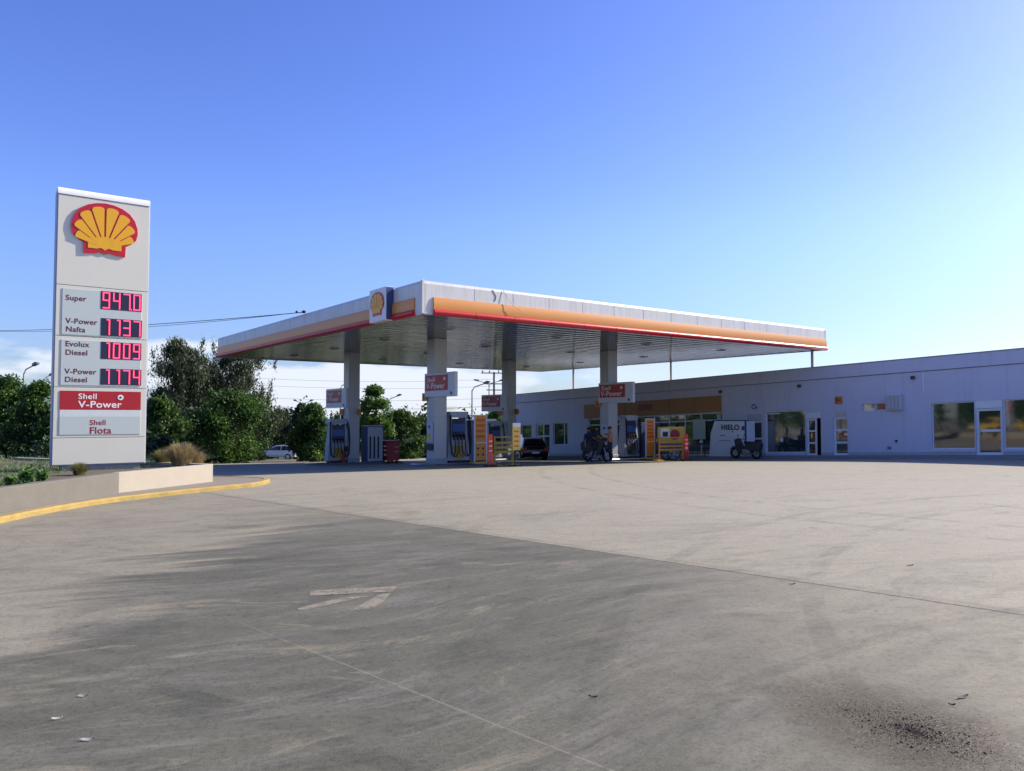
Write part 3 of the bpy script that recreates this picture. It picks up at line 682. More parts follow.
# red bin
p = loc_at('left', 2.05, -.6, .02); t = thing('red_bin', 'red wheeled tool bin with white lettering bars beside the striped cabinet', 'bin', p, A36)
mb = MB(); mb.prism([(-.34, .16), (.36, .16), (.42, 1.18), (-.38, 1.18)], -.38, .38); mb.build('body', redbox, t)
MB().box(-.42, .46, -.42, .42, 1.18, 1.27, .03).build('lid', redbox, t)
for z_ in (.45, .7, .92): MB().box(-.40, -.36, -.25, .0, z_, z_+.07).build('white_mark', whiteink, t)
for z_ in (.62, .88): MB().box(.05, .35, -.405, -.39, z_, z_+.07).build('white_mark', mat('pink_mark', (.5, .2, .2), .5), t)
for sx_ in (-.25, .25):
    for sy_ in (-.28, .28): MB().disc((sx_, sy_, .08), .08, .06, 'y').build('wheel', rubber, t)

# ------------------------------------------------------------------ yellow display things near the first island
def poster_rack(px, Y, h, w, label, rows, board, whites=True, back=False):
    t = thing('poster_board', label, 'poster board', at(px, Y, .12), R(20))
    MB().box(-w/2, w/2, -.03, .03, .12, h, .008).build('panel', board, t)
    fr_ = MB()
    for x in (-w/2, w/2): fr_.box(x-.022, x+.022, -.045, .045, 0.0, h+.02)
    for z_ in (h-.0, .42*h): fr_.box(-w/2, w/2, -.045, .045, z_-.02, z_+.02)
    fr_.build('frame', offwhite, t)
    for i in range(rows):
        z_ = h*.50+(h*.46)*i/rows; k = MB().box(-w*.36, w*.34, -.042, -.032, z_+.05, z_+.05+h*.24/rows, .003).build('printed_patch', mat('deep_orange', (.62, .13, .02), .5), t)
    if back:
        for x in (-w*.22, w*.2):
            for z_ in (.3*h, .17*h): MB().disc((x, -.033, z_), .05, .012).build('dark_spot', dark, t)
    MB().box(-w*.7, w*.7, -.3, .3, -.04, .04, .02).build('base', yellowb, t)
    return t
poster_rack(480.5, 34.6, 2.12, .56, 'tall orange poster board with white frame left of the red delineator', 4, orangeb, back=True)
poster_rack(650, 41.2, 2.1, .52, 'orange and white poster board in front of the dark blue cabinet near the shop', 5, orangeb)
t = thing('poster_board', 'bright yellow upright poster board with white top on a thin post, in the sun', 'poster board', at(515.5, 31.9), R(38))
MB().box(-.16, .24, -.03, .03, .66, 1.78, .008).build('panel', mat('bright_yellow', (.85, .55, .10), .5), t); MB().box(-.16, .24, -.038, -.03, 1.62, 1.78).build('white_top', whiteink, t)
for z_ in (.8, 1.0, 1.2, 1.4): MB().box(-.10, .15, -.036, -.03, z_, z_+.06).build('printed_line', mat('deep_orange', (.62, .13, .02), .5), t)
MB().tube([(0, .05, 0), (0, .05, 1.7)], .02, 6).build('post', dark, t); MB().box(-.22, .22, -.22, .22, 0, .05, .02).build('base', dark, t); MB().box(.24, .36, .0, .04, .9, 1.3).build('leaflet_holder', offwhite, t)
def barrier(px0, px1, Y, h, label, m, tyre=False, dz=0):
    a = at(px0, Y, dz); b = at(px1, Y+.6, dz); ang = math.atan2(b.y-a.y, b.x-a.x); L_ = (b-a).length
    t = thing('barrier', label, 'barrier', a, ang)
    mb = MB()
    for z_ in (h*.97, h*.78, h*.62, h*.47): mb.box(0, L_, -.02, .02, z_-(.03 if z_ > .9*h else .055), z_+(.03 if z_ > .9*h else .05))
    mb.build('rails', m, t)
    for x in (0.03, L_-.03): MB().box(x-.03, x+.03, -.03, .03, 0, h).box(x-.25, x+.25, -.22, .22, 0, .07, .02).build('post', m, t)
    return t
barrier(494, 513, 32.6, 1.25, 'yellow slatted barrier with feet between the red delineator and the bright yellow poster', mat('barrier_yellow', (.42, .30, .04), .55))
b2 = barrier(658.5, 683, 38.6, 1.2, 'orange slatted barrier in front of the wheel near the shop', mat('barrier_orange', (.62, .27, .03), .55))
MB().ring((.62, .5, .36), .27, .09).build('leaning_tyre', rubber, None)
def delineator(px, Y, label, lower):
    t = thing('delineator', label, 'traffic post', at(px, Y), R(25), 'red and white traffic posts')
    MB().box(-.24, .24, -.2, .2, 0, .08, .02).build('base', dark, t)
    MB().box(-.10, .10, -.03, .03, .08, 1.32, .01).build('post', mat('fluorescent_red', (.85, .07, .02), .45), t)
    for z_ in (.62, .82, 1.02): MB().box(-.07, .07, -.036, -.03, z_, z_+.045).build('reflective_band', whiteink, t)
    MB().box(-.125, .125, -.045, .045, .10, .55, .01).build('lower_sleeve', lower, t)
delineator(490.3, 31.6, 'red traffic post with white marks between the orange rack and yellow barrier', mat('sleeve_red', (.80, .10, .06), .45))
delineator(686, 37.9, 'orange and red traffic post with white marks at the shop side barrier', redbox)
tyre = bpy.data.objects['leaning_tyre']; bpy.data.objects.remove(tyre)
# food cart behind the second barrier
t = thing('vending_cart', 'yellow topped cart with a round red sign and a spoked wheel behind the orange barrier', 'cart', at(671, 40.6), R(15))
MB().box(-.75, .75, -.35, .35, .62, .95, .02).build('tray', navy, t); MB().box(-.75, .80, .0, .06, .95, 1.75, .01).build('yellow_back_board', yellowb, t)
MB().disc((.22, -.02, 1.35), .27, .03).build('round_red_sign', red, t); MB().box(-.62, -.1, -.04, 0, 1.2, 1.65, .01).build('white_poster', whiteink, t); MB().box(-.5, -.2, -.06, -.04, 1.25, 1.5, .01).build('dark_picture', dark, t)
for sy_ in (-.4, .4):
    w_ = MB().ring((-.05, sy_, .40), .36, .035).build('wheel', rubber, t); sp_ = MB()
    for k in range(6):
        an = math.pi*k/6; sp_.tube([(-.05+.34*math.cos(an), sy_, .40+.34*math.sin(an)), (-.05-.34*math.cos(an), sy_, .40-.34*math.sin(an))], .012, 5)
    sp_.build('spokes', steel, w_)
MB().tube([(.6, -.3, .62), (.6, -.3, 0)], .03).tube([(.6, .3, .62), (.6, .3, 0)], .03).build('support_legs', steel, t)
# small table set by the shop window, white items
t = thing('cafe_table', 'small dark table with white items under the pale poster in the shop window', 'table', at(701, 44.6, .15), AB)
MB().box(-.5, .5, -.35, .35, .70, .74, .01).build('table_top', dark, t)
for x in (-.42, .42):
    for y in (-.28, .28): MB().tube([(x, y, 0), (x, y, .7)], .02, 6).build('leg', dark, t)
tag(MB().ball((0, 0, .09), .11, .11, .09).build('white_bundle', whiteink, None), 'white bundle lying on the small dark table outside the shop', 'bundle').location = at(701, 44.6, .89)

# ------------------------------------------------------------------ shop building
bld = thing('shop_building', 'long white single storey shop building in shade with flat parapet roof', 'building', BM0, AB)
HB = 4.66
def shear(v): return (v[0], v[1], v[2]+.0387*v[0])
def wxz(px, py, d=0.0):
    x, z = hit(px, py, BW, d); z = z; return x, z-.0387*x
def wxx(px, d=0.0): return wxz(px, 440, d)[0]
XR = 16.0; XL = wxx(514)
DEP = 13.0
def B(name, m, parent=bld, *boxes, bev=0):
    mb = MB()
    for b_ in boxes: mb.box(*b_, bev=bev)
    return mb.shear(shear).build(name, m, parent)
# openings: (px0, px1, z0, z1)
ops = []
def op(px0, px1, z0, z1): x0, x1 = wxx(px0), wxx(px1); ops.append((x0, x1, z0, z1)); return x0, x1, z0, z1
O_r1 = op(932, 975.3, .26, 2.44); O_rd = op(976, 1003, .0, 2.44); O_r2 = (wxx(1003.7), wxx(1003.7)+4.2, .26, 2.44); ops.append(O_r2)
O_sw = op(862.5, 875, 2.20, 2.57); O_sb = op(876, 888.5, 2.20, 2.57)
O_d2 = op(833.5, 848.5, 0, 2.25); O_w3 = op(765.5, 805.5, .12, 2.42); O_d3 = op(806.5, 821, 0, 2.25); O_d1 = op(747.5, 762.5, 0, 2.30)
O_shop = op(588, 722, 0, 2.52)
O_w4 = op(553, 567.5, .75, 2.35); O_d4 = op(536, 549.5, 0, 2.35); O_w5 = op(521, 531.5, .6, 2.3)
# wall built as vertical strips so that the openings are real holes
xs = sorted({round(v, 4) for o in ops for v in o[:2]} | {XL, XR}); wmb = MB()
for a, b in zip(xs[:-1], xs[1:]):
    mid = (a+b)/2; holes = sorted([(o[2], o[3]) for o in ops if o[0] < mid < o[1]]); z = -.3
    for h0, h1 in holes:
        if h0 > z+.001: wmb.box(a, b, 0, .22, z, h0)
        z = max(z, h1)
    wmb.box(a, b, 0, .22, z, 4.0)
wmb.box(XL, XL+.22, .22, DEP, -.3, 4.0); wmb.box(XR-.22, XR, .22, DEP, -.3, 4.0); wmb.box(XL, XR, DEP-.2, DEP, -.3, 4.0)
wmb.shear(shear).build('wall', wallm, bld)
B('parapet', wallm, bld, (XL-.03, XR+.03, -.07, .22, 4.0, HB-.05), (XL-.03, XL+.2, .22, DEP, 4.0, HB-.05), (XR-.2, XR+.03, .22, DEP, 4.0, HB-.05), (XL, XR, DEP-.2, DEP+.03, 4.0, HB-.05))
B('coping', mat('coping_grey', (.30, .30, .31), .7), bld, (XL-.05, XR+.05, -.10, .26, HB-.05, HB))
B('roof', greymetal, bld, (XL+.1, XR-.1, .1, DEP-.1, 3.98, 4.08))
B('drip_line', mat('line_grey', (.18, .19, .24), .7), bld, (XL-.03, XR+.03, -.03, .0, 3.965, 3.998))
B('base_band', mat('scuffed_base', (.40, .41, .43), .8, var=.2, scale=3), bld, *[(a, b, -.012, 0.0, -.1, .14) for a, b in zip(xs[:-1], xs[1:]) if not any(o[0] < (a+b)/2 < o[1] and o[2] < .13 for o in ops)])
xd = wxx(925); B('downpipe', offwhite, bld, (xd-.03, xd+.03, -.05, .0, 2.9, 3.96))
# back inside: dark rooms
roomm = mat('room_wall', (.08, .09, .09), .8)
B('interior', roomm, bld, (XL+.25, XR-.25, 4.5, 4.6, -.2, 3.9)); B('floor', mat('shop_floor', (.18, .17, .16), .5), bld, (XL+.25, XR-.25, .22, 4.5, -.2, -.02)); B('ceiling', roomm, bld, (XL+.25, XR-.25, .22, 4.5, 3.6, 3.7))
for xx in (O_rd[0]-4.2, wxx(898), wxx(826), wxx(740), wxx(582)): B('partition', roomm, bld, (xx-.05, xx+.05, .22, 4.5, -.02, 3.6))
def win(o, label=None, fr=.06, cols=(), rows=(), g=glass, name='window', m=offwhite):
    x0, x1, z0, z1 = o; bx = [(x0, x1, .10, .18, z0, z0+fr), (x0, x1, .10, .18, z1-fr, z1), (x0, x0+fr, .105, .175, z0+fr, z1-fr), (x1-fr, x1, .105, .175, z0+fr, z1-fr)]
    for c in cols: xx = x0+(x1-x0)*c; bx.append((xx-fr/2, xx+fr/2, .11, .17, z0+fr, z1-fr))
    for c in rows: zz = z0+(z1-z0)*c; bx.append((x0+fr, x1-fr, .108, .172, zz-fr/2, zz+fr/2))
    f = B(name, m, bld, *bx)
    if label: f['label'] = label
    B('pane', g, f, (x0+fr*.5, x1-fr*.5, .135, .142, z0+fr*.5, z1-fr*.5)); return f
win(O_r1, 'large shop window left of the glass door at the right', fr=.05, g=shopglass); win(O_r2, fr=.05, cols=(.33, .66), g=shopglass, label='shop window at the right end')
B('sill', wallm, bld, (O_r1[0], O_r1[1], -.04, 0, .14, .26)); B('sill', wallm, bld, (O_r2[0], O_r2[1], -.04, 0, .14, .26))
dr = win((O_rd[0], O_rd[1], 0, 2.08), 'white framed glass door at the right', fr=.11, rows=(.52,), g=shopglass, name='door'); B('handle', steel, dr, (O_rd[0]+.13, O_rd[0]+.17, .04, .10, .85, 1.15))
B('transom', offwhite, bld, (O_rd[0], O_rd[1], .02, .10, 2.09, 2.44))
win(O_sw, fr=.04); win(O_sb, 'small window filled with an orange board', fr=.04, g=mat('orange_pane', (.42, .15, .04), .5))
d2 = win((O_d2[0], O_d2[1], 0, 1.95), 'door with three panes and orange stickers', fr=.10, rows=(.33, .66), name='door'); B('vent_panel', offwhite, bld, (O_d2[0], O_d2[1], .02, .1, 1.96, 2.25))
B('vent_slats', greymetal, bld, *[(O_d2[0]+.05, O_d2[1]-.05, .005, .02, 2.0+.05*k, 2.02+.05*k) for k in range(5)])
xa, xb = O_d2[0]+.14, O_d2[1]-.14
random.seed(3)
for k in range(6):
    x_ = xa+(xb-xa)*random.random()*.7; z_ = .95+.55*random.random()*.6+(.0 if k < 3 else -.1)
    B('sticker', mat('deep_orange', (.62, .13, .02), .5) if k % 3 else whiteink, d2, (x_, x_+.16+.12*random.random(), .122, .131, z_, z_+.10+.06*random.random()))
w3 = win(O_w3, 'wide shop window with small posters beside the three pane door', fr=.06); a_, b_ = O_w3[0], O_w3[1]
B('poster', yellowb, w3, (a_+.25*(b_-a_), a_+.33*(b_-a_), .122, .131, .82, 1.05)); B('poster', whiteink, w3, (a_+.36*(b_-a_), a_+.42*(b_-a_), .122, .131, .72, .95)); B('poster', mat('bluegreen', (.12, .22, .22), .5), w3, (a_+.05*(b_-a_), a_+.14*(b_-a_), .122, .131, .7, 1.1)); B('strip_light', whiteink, w3, (a_+.05*(b_-a_), a_+.36*(b_-a_), .122, .131, 2.26, 2.31))
xm = O_d3[0]+(O_d3[1]-O_d3[0])*.66
win((O_d3[0], xm, 0, 1.93), 'white door with three panes standing beside a dark opening', fr=.09, rows=(.33, .66), name='door'); B('vent_panel', offwhite, bld, (O_d3[0], O_d3[1], .02, .1, 1.94, 2.25))
d1 = win((O_d1[0], O_d1[1], 0, 1.93), 'white door with two panes behind the parked motorcycle', fr=.11, rows=(.48,), name='door'); B('vent_panel', mat('mauve_panel', (.45, .43, .48), .6), bld, (O_d1[0], O_d1[1], .02, .1, 1.94, 2.30))
sh = win(O_shop, 'glazed shop front under the orange band', fr=.07, cols=(.10, .22, .30, .40, .53, .64, .75, .86), rows=(.82,), name='shop_front')
x0, x1 = wxx(693), wxx(705.5); B('poster', mat('pale_green_poster', (.45, .52, .45), .6), sh, (x0, x1, .0, .012, .95, 2.15)); B('poster', mat('pale_green_poster', (.45, .52, .45), .6), sh, (wxx(717), wxx(721), .0, .012, 1.9, 2.4))
B('poster', mat('bluegreen', (.12, .22, .22), .5), sh, (wxx(668), wxx(676), .0, .012, 1.2, 1.9))
win(O_w4, 'window with a pale curtain strip', fr=.06, cols=(.72,)); win(O_d4, 'glass door at the far left end of the shop', fr=.10, cols=(.5,), rows=(.6,), name='door'); win(O_w5, 'far left window behind the dark car', fr=.06)
# orange band
x0, x1 = wxx(585.5), wxx(722)
bnd = B('orange_band', bandbrown, bld, (x0, x1, -.14, -.0, 2.54, 3.48)); B('band_seams', mat('seam_brown', (.12, .06, .03), .6), bnd, *[(x0+(x1-x0)*k/6-.01, x0+(x1-x0)*k/6+.01, -.146, -.14, 2.54, 3.48) for k in range(1, 6)])
B('band_patch', mat('band_darkred', (.26, .07, .05), .5), bnd, (wxx(640), wxx(654), -.15, -.14, 2.85, 3.25))
# small fittings on the wall
def wallthing(name, label, cat, px, d=0.0, group=None):
    x = wxx(px); p = BW @ Vector((x, d, .0387*x)); return thing(name, label, cat, p, AB, group)
t = wallthing('air_conditioner', 'white louvred air conditioner unit on the wall right of the small orange board', 'air conditioner', 896.2); MB().box(-.36, .36, -.30, -.0, 2.20, 2.94, .02).build('case', mat('ac_grey', (.55, .56, .60), .5), t)
g = MB()
for k in range(8): g.box(-.30, .30, -.312, -.30, 2.25+.082*k, 2.28+.082*k)
for k in range(4): g.box(-.30+.19*k, -.28+.19*k, -.316, -.30, 2.24, 2.90)
g.build('grille', greymetal, t)
t = wallthing('square_sign', 'small square orange sign above the door with stickers', 'sign', 839.5); MB().box(-.2, .2, -.05, 0, 2.62, 3.02, .01).build('board', mat('dull_orange', (.62, .20, .04), .5), t); MB().box(-.11, -.04, -.056, -.05, 2.7, 2.94).box(.02, .12, -.056, -.05, 2.78, 2.86).build('symbol', darkred, t)
t = wallthing('round_wall_sign', 'small round blue and white sign above the door behind the parked motorcycle', 'sign', 755); MB().disc((0, -.05, 2.72), .17, .04).build('disc', mat('notice_blue', (.45, .52, .62), .4), t); MB().ring((0, -.08, 2.72), .12, .022).tube([(0, 0, 2.72), (.3, -.15, 2.66)], .015, 5).build('blue_ring', navy, t)
for i, px in enumerate((722, 801, 915)):
    t = wallthing('wall_lamp', ['small dark wall lamp above the right end of the orange band', 'small dark wall lamp above the wide shop window with posters', 'small dark wall lamp above the right shop windows'][i], 'lamp', px, 0, 'small lamps under the parapet'); MB().box(-.05, .05, -.1, 0, 3.70, 3.78).build('bracket', greymetal, t); MB().disc((0, -.13, 3.70), .09, .16, 'z').build('shade', dark, t)
t = wallthing('meter_box', 'pair of small metal taps and pipe stubs low on the wall', 'pipe', 889.5); MB().box(-.08, .08, -.08, 0, .28, .42, .02).build('housing', mat('line_grey', (.18, .19, .24), .7), t)
t = wallthing('meter_box', 'small dark junction box low on the wall right of the sticker door', 'junction box', 896.5); MB().box(-.05, .05, -.06, 0, .62, .74, .015).build('housing', dark, t)
# walk in front
pv = MB(); pv.box(XL, XR, -1.5, 0, -.32, -.015); pv.shear(shear); o = pv.build('shop_pavement', mat('shop_pavement_concrete', (.24, .235, .23), .8, var=.15, scale=2, bump=.3)); o.location = BM0; o.rotation_euler = (0, 0, AB); struct(o)
# thin roof posts: stand on shop roof and carry the canopy's edge
for px, dpth in ((679, 1.6), (818.5, .55), (573.5, 1.2)):
    x, _ = wxz(px, 400, dpth); p = BW @ Vector((x, dpth, 0)); z0 = wallz(x)+4.06; q = toc(Vector((p.x, p.y, 0)))
    q.x = min(q.x, LX-.15); MB().tube([(q.x, q.y, z0), (q.x, q.y, ZS+.02)], .075, 10).build('roof_post', mat('post_beige', (.42, .38, .34), .5), can); 
# ------------------------------------------------------------------ ice freezer
D = -1.35; x0 = wxx(709, D); x1 = wxx(746.5, D); p = BW @ Vector((x0, D, .0387*x0)); w = x1-x0
t = thing('ice_freezer', 'white sloped front ice chest with dark lettering against the shop wall', 'freezer', p, AB)
mb = MB(); mb.prism([(0, 0), (w, 0), (w, 2.0), (w*.16, 2.0), (w*.05, 1.3)], 0, .85); mb.build('body', mat('freezer_white', (.74, .76, .80), .4), t)
MB().box(w*.10, w*1.0, -.02, .3, 2.0, 2.06).build('top_trim', navy, t); MB().box(w-.10, w+.01, -.015, .0, .1, 2.0).build('side_trim', navy, t)
text('HIELO', .40, mat('brown_lettering', (.06, .03, .03), .5), t, (w*.34, -.02, 1.52), bold=.03, sx=1.0)
for a, b, c, d in ((.30, .44, 1.18, 1.22), (.28, .58, .88, .91), (.62, .66, 1.38, 1.44), (.88, .95, 1.50, 1.72)): MB().box(w*a, w*b, -.012, 0, c, d).build('small_mark', navy, t)
# ------------------------------------------------------------------ motorcycles
def motorcycle(label, loc, rz, bodym, scale=1.0):
    t = thing('motorcycle', label, 'motorcycle', loc, rz); t.scale = (scale,)*3
    for x, r_ in ((-.60, .235), (.64, .235)):
        w_ = MB().ring((x, 0, .31), r_, .07, n=24).build('wheel', rubber, t, True); MB().ring((x, 0, .31), .16, .02, n=20, m=6).disc((x, 0, .31), .05, .12).build('rim', steel, w_)
        s_ = MB()
        for k in range(5): an = math.pi*k/5; s_.tube([(x+.2*math.cos(an), 0, .31+.2*math.sin(an)), (x-.2*math.cos(an), 0, .31-.2*math.sin(an))], .008, 4)
        s_.build('spokes', steel, w_)
    fk = MB()
    for s_ in (-.08, .08): fk.tube([(.64, s_, .31), (.42, s_, .92)], .022, 6)
    fk.build('front_fork', steel, t); MB().tube([(.42, 0, .95), (.36, -.2, 1.04), (.28, -.36, 1.02)], .016, 6).tube([(.42, 0, .95), (.36, .2, 1.04), (.28, .36, 1.02)], .016, 6).build('handlebar', dark, t)
    m_ = MB(); m_.prism([(.10, .30), (.34, .34), (.52, .66), (.60, .98), (.44, 1.08), (.30, .80)], -.19, .19); m_.prism([(-.86, .50), (-.34, .42), (-.06, .52), (-.1, .80), (-.5, .86), (-.92, .84)], -.15, .15); m_.prism([(.46, .72), (.52, .98), (.40, 1.02), (.30, .80), (.12, .62), (-.1, .66), (-.72, .84), (-.80, .78), (-.5, .58), (-.3, .36), (.22, .34), (.34, .50)], -.14, .14); m_.build('body_shell', bodym, t)
    MB().box(-.80, .06, -.15, .15, .80, .93, .04).build('seat', dark, t); MB().box(-.30, .24, -.15, .15, .20, .52, .03).build('engine', greymetal, t); MB().tube([(.1, .14, .32), (-.3, .16, .28), (-.75, .17, .36)], .04, 8).build('exhaust', steel, t)
    MB().ball((.52, 0, .86), .10, .10, .11).build('headlight', mat('lamp_lens', (.6, .6, .6), .2), t); MB().box(-.86, -.78, -.05, .05, .72, .80, .01).build('tail_light', redbox, t)
    fm = MB(); fm.prism([(.40, .56), (.55, .66), (.74, .66), (.92, .52), (.90, .50), (.73, .62), (.56, .62), (.43, .53)], -.07, .07); fm.build('front_mudguard', bodym, t)
    for s_ in (-.28, .28): MB().tube([(.34, s_*.8, 1.03), (.30, s_, 1.22)], .008, 4).ball((.29, s_*1.1, 1.24), .02, .06, .04).build('mirror', dark, t)
    return t
x = wxx(746, -2.3); p = BW @ Vector((x, -2.3, 0)); p.z = gz(p.x, p.y)
motorcycle('dark parked motorcycle leaning by the white ice chest', p, AB+math.pi, mat('bike_black', (.03, .03, .035), .3), 1.02)
pr = at(597, 38.0)
motorcycle('black motorcycle with chromed parts ridden by the person in dark clothes', pr, R(-52), mat('bike_black', (.03, .03, .035), .3), 1.12)

# ------------------------------------------------------------------ people
def person(label, loc, rz, J, cols, cap, hat=None):
    """J: joints; grown as one skin"""
    edges = [('pel', 'wai'), ('wai', 'che'), ('che', 'nec'), ('nec', 'hea'), ('hea', 'cro')]
    for s_ in 'lr': edges += [('che', 'sh'+s_), ('sh'+s_, 'el'+s_), ('el'+s_, 'wr'+s_), ('wr'+s_, 'pa'+s_), ('pel', 'hi'+s_), ('hi'+s_, 'kn'+s_), ('kn'+s_, 'an'+s_), ('an'+s_, 'to'+s_)]
    rad = dict(pel=.15, wai=.135, che=.155, nec=.055, hea=.085, cro=.075)
    for s_ in 'lr': rad.update({'sh'+s_: .062, 'el'+s_: .046, 'wr'+s_: .032, 'pa'+s_: .036, 'hi'+s_: .095, 'kn'+s_: .062, 'an'+s_: .042, 'to'+s_: .038})
    names = list(rad); me = bpy.data.meshes.new('person_body'); me.from_pydata([J[n_] for n_ in names], [(names.index(a), names.index(b)) for a, b in edges], [])
    o = bpy.data.objects.new('tmp', me); C.objects.link(o)
    md = o.modifiers.new('skin', 'SKIN')
    for i, n_ in enumerate(names): me.skin_vertices[0].data[i].radius = (rad[n_], rad[n_]*(.72 if n_ in ('che', 'wai', 'pel') else 1.0)); me.skin_vertices[0].data[i].use_root = (n_ == 'pel')
    sd = o.modifiers.new('sub', 'SUBSURF'); sd.levels = 2; sd.render_levels = 2
    bpy.context.view_layer.update(); m2 = bpy.data.meshes.new_from_object(o.evaluated_get(bpy.context.evaluated_depsgraph_get())); bpy.data.objects.remove(o)
    m2.materials.clear()
    for m_ in cols: m2.materials.append(m_)    # skin, shirt, trousers, shoes
    P = {k: Vector(v) for k, v in J.items()}
    def seg(p, a, b): d = b-a; t_ = max(0, min(1, (p-a).dot(d)/d.length_squared)); return (p-a-d*t_).length, t_
    for f in m2.polygons:
        c = f.center; best = (9, None, 0)
        for a, b in edges:
            d_, t_ = seg(c, P[a], P[b]); d_ -= (rad[a]+rad[b])*.4
            if d_ < best[0]: best = (d_, (a, b), t_)
        a, b = best[1]; k = 1
        if b[:2] in ('kn', 'an', 'hi') : k = 2
        if b[:2] == 'to': k = 3
        if b in ('hea', 'cro') or b[:2] == 'pa': k = 0
        if b[:2] == 'wr': k = 0 if cols[0] is skin and best[2] > .1 else 1
        if (a, b) == ('pel', 'wai') and best[2] < .3: k = 2
        f.material_index = k
    m2.shade_smooth()
    body = bpy.data.objects.new('person', m2); C.objects.link(body); body.location = loc; body.rotation_euler = (0, 0, rz); tag(body, label, 'person')
    # fingers and face details
    for s_ in 'lr':
        d = (P['pa'+s_]-P['wr'+s_]).normalized(); sd_ = d.cross(Vector((0, 0, 1)));
        if sd_.length < .2: sd_ = Vector((1, 0, 0))
        sd_.normalize(); hm = MB()
        for k in range(4):
            b0 = P['pa'+s_]+sd_*(k-1.5)*.019; ln = (.06, .072, .068, .052)[k]; hm.tube([b0, b0+d*ln*.6, b0+d*ln+Vector((0, 0, -.015))], .0095, 5, .007)
        tb = P['wr'+s_]+d*.03+sd_*.03; hm.tube([tb, tb+sd_*.025+d*.03, tb+sd_*.03+d*.06], .011, 5, .008); hm.build('fingers', cols[0], body, True)
    h = P['hea']; fmb = MB(); fmb.ball((h.x+.085, h.y, h.z+.0), .022, .014, .022); fmb.ball((h.x, h.y+.088, h.z), .02, .01, .028); fmb.ball((h.x, h.y-.088, h.z), .02, .01, .028); fmb.build('nose_and_ears', skin, body, True)
    eb = MB(); eb.ball((h.x+.078, h.y+.032, h.z+.03), .01, .012, .008); eb.ball((h.x+.078, h.y-.032, h.z+.03), .01, .012, .008); eb.box(h.x+.07, h.x+.086, h.y-.025, h.y+.025, h.z-.052, h.z-.044); eb.build('eyes_and_mouth', dark, body)
    c_ = P['cro']; hb = MB(); hb.ball((c_.x-.005, c_.y, c_.z-.02), .102, .096, .075, 14, 8)
    if hat: hb.box(c_.x+.04, c_.x+.19, c_.y-.065, c_.y+.065, c_.z-.055, c_.z-.035, .01)
    hb.build('cap' if hat else 'hair', cap, body, True)
    return body
std = dict(pel=(0, 0, .93), wai=(0, 0, 1.10), che=(.0, 0, 1.32), nec=(.01, 0, 1.49), hea=(.03, 0, 1.59), cro=(.03, 0, 1.69),
  shl=(0, .19, 1.40), ell=(.05, .24, 1.13), wrl=(.22, .20, 1.0), pal=(.30, .18, 1.0), shr=(0, -.19, 1.40), elr=(.0, -.25, 1.12), wrr=(.10, -.26, .90), par=(.12, -.26, .82),
  hil=(0, .09, .88), knl=(.05, .11, .49), anl=(.0, .12, .08), tol=(.16, .13, .04), hir=(0, -.09, .88), knr=(.0, -.11, .49), anr=(-.06, -.12, .08), tor=(.10, -.14, .04))
person('standing person in a dark cap, orange brown top and dark trousers beside the motorcycle rider', at(610.5, 37.4), R(170), std,
  [skin, mat('brown_top', (.46, .20, .09), .8), mat('dark_trousers', (.02, .022, .035), .85), mat('shoe', (.25, .25, .27), .6)], mat('cap_dark', (.05, .03, .05), .8), True)
rid = dict(pel=(-.12, 0, .98), wai=(-.08, 0, 1.14), che=(.02, 0, 1.38), nec=(.08, 0, 1.55), hea=(.12, 0, 1.65), cro=(.12, 0, 1.75),
  shl=(.02, .21, 1.46), ell=(.18, .30, 1.24), wrl=(.34, .32, 1.17), pal=(.40, .34, 1.16), shr=(.02, -.21, 1.46), elr=(.18, -.30, 1.24), wrr=(.34, -.32, 1.17), par=(.40, -.34, 1.16),
  hil=(-.10, .12, .94), knl=(.22, .24, .62), anl=(.0, .30, .10), tol=(.16, .32, .05), hir=(-.10, -.12, .94), knr=(.22, -.24, .62), anr=(.0, -.30, .10), tor=(.16, -.32, .05))
person('person in dark jacket astride the black motorcycle under the canopy', pr+Vector((-.10, .10, 0)), R(-52), rid,
  [skin, mat('black_jacket', (.015, .017, .025), .8), mat('dark_trousers', (.02, .022, .035), .85), mat('shoe_black', (.02, .02, .02), .6)], mat('hair_dark', (.015, .012, .01), .8))
pt = person('person in dark clothes standing in the shade behind the motorcycle rider', at(588.5, 38.6), R(-60), std,
  [skin, mat('navy_shirt', (.02, .03, .06), .85), mat('dark_trousers', (.02, .022, .035), .85), mat('shoe_black', (.02, .02, .02), .6)], mat('hair_dark', (.015, .012, .01), .8))

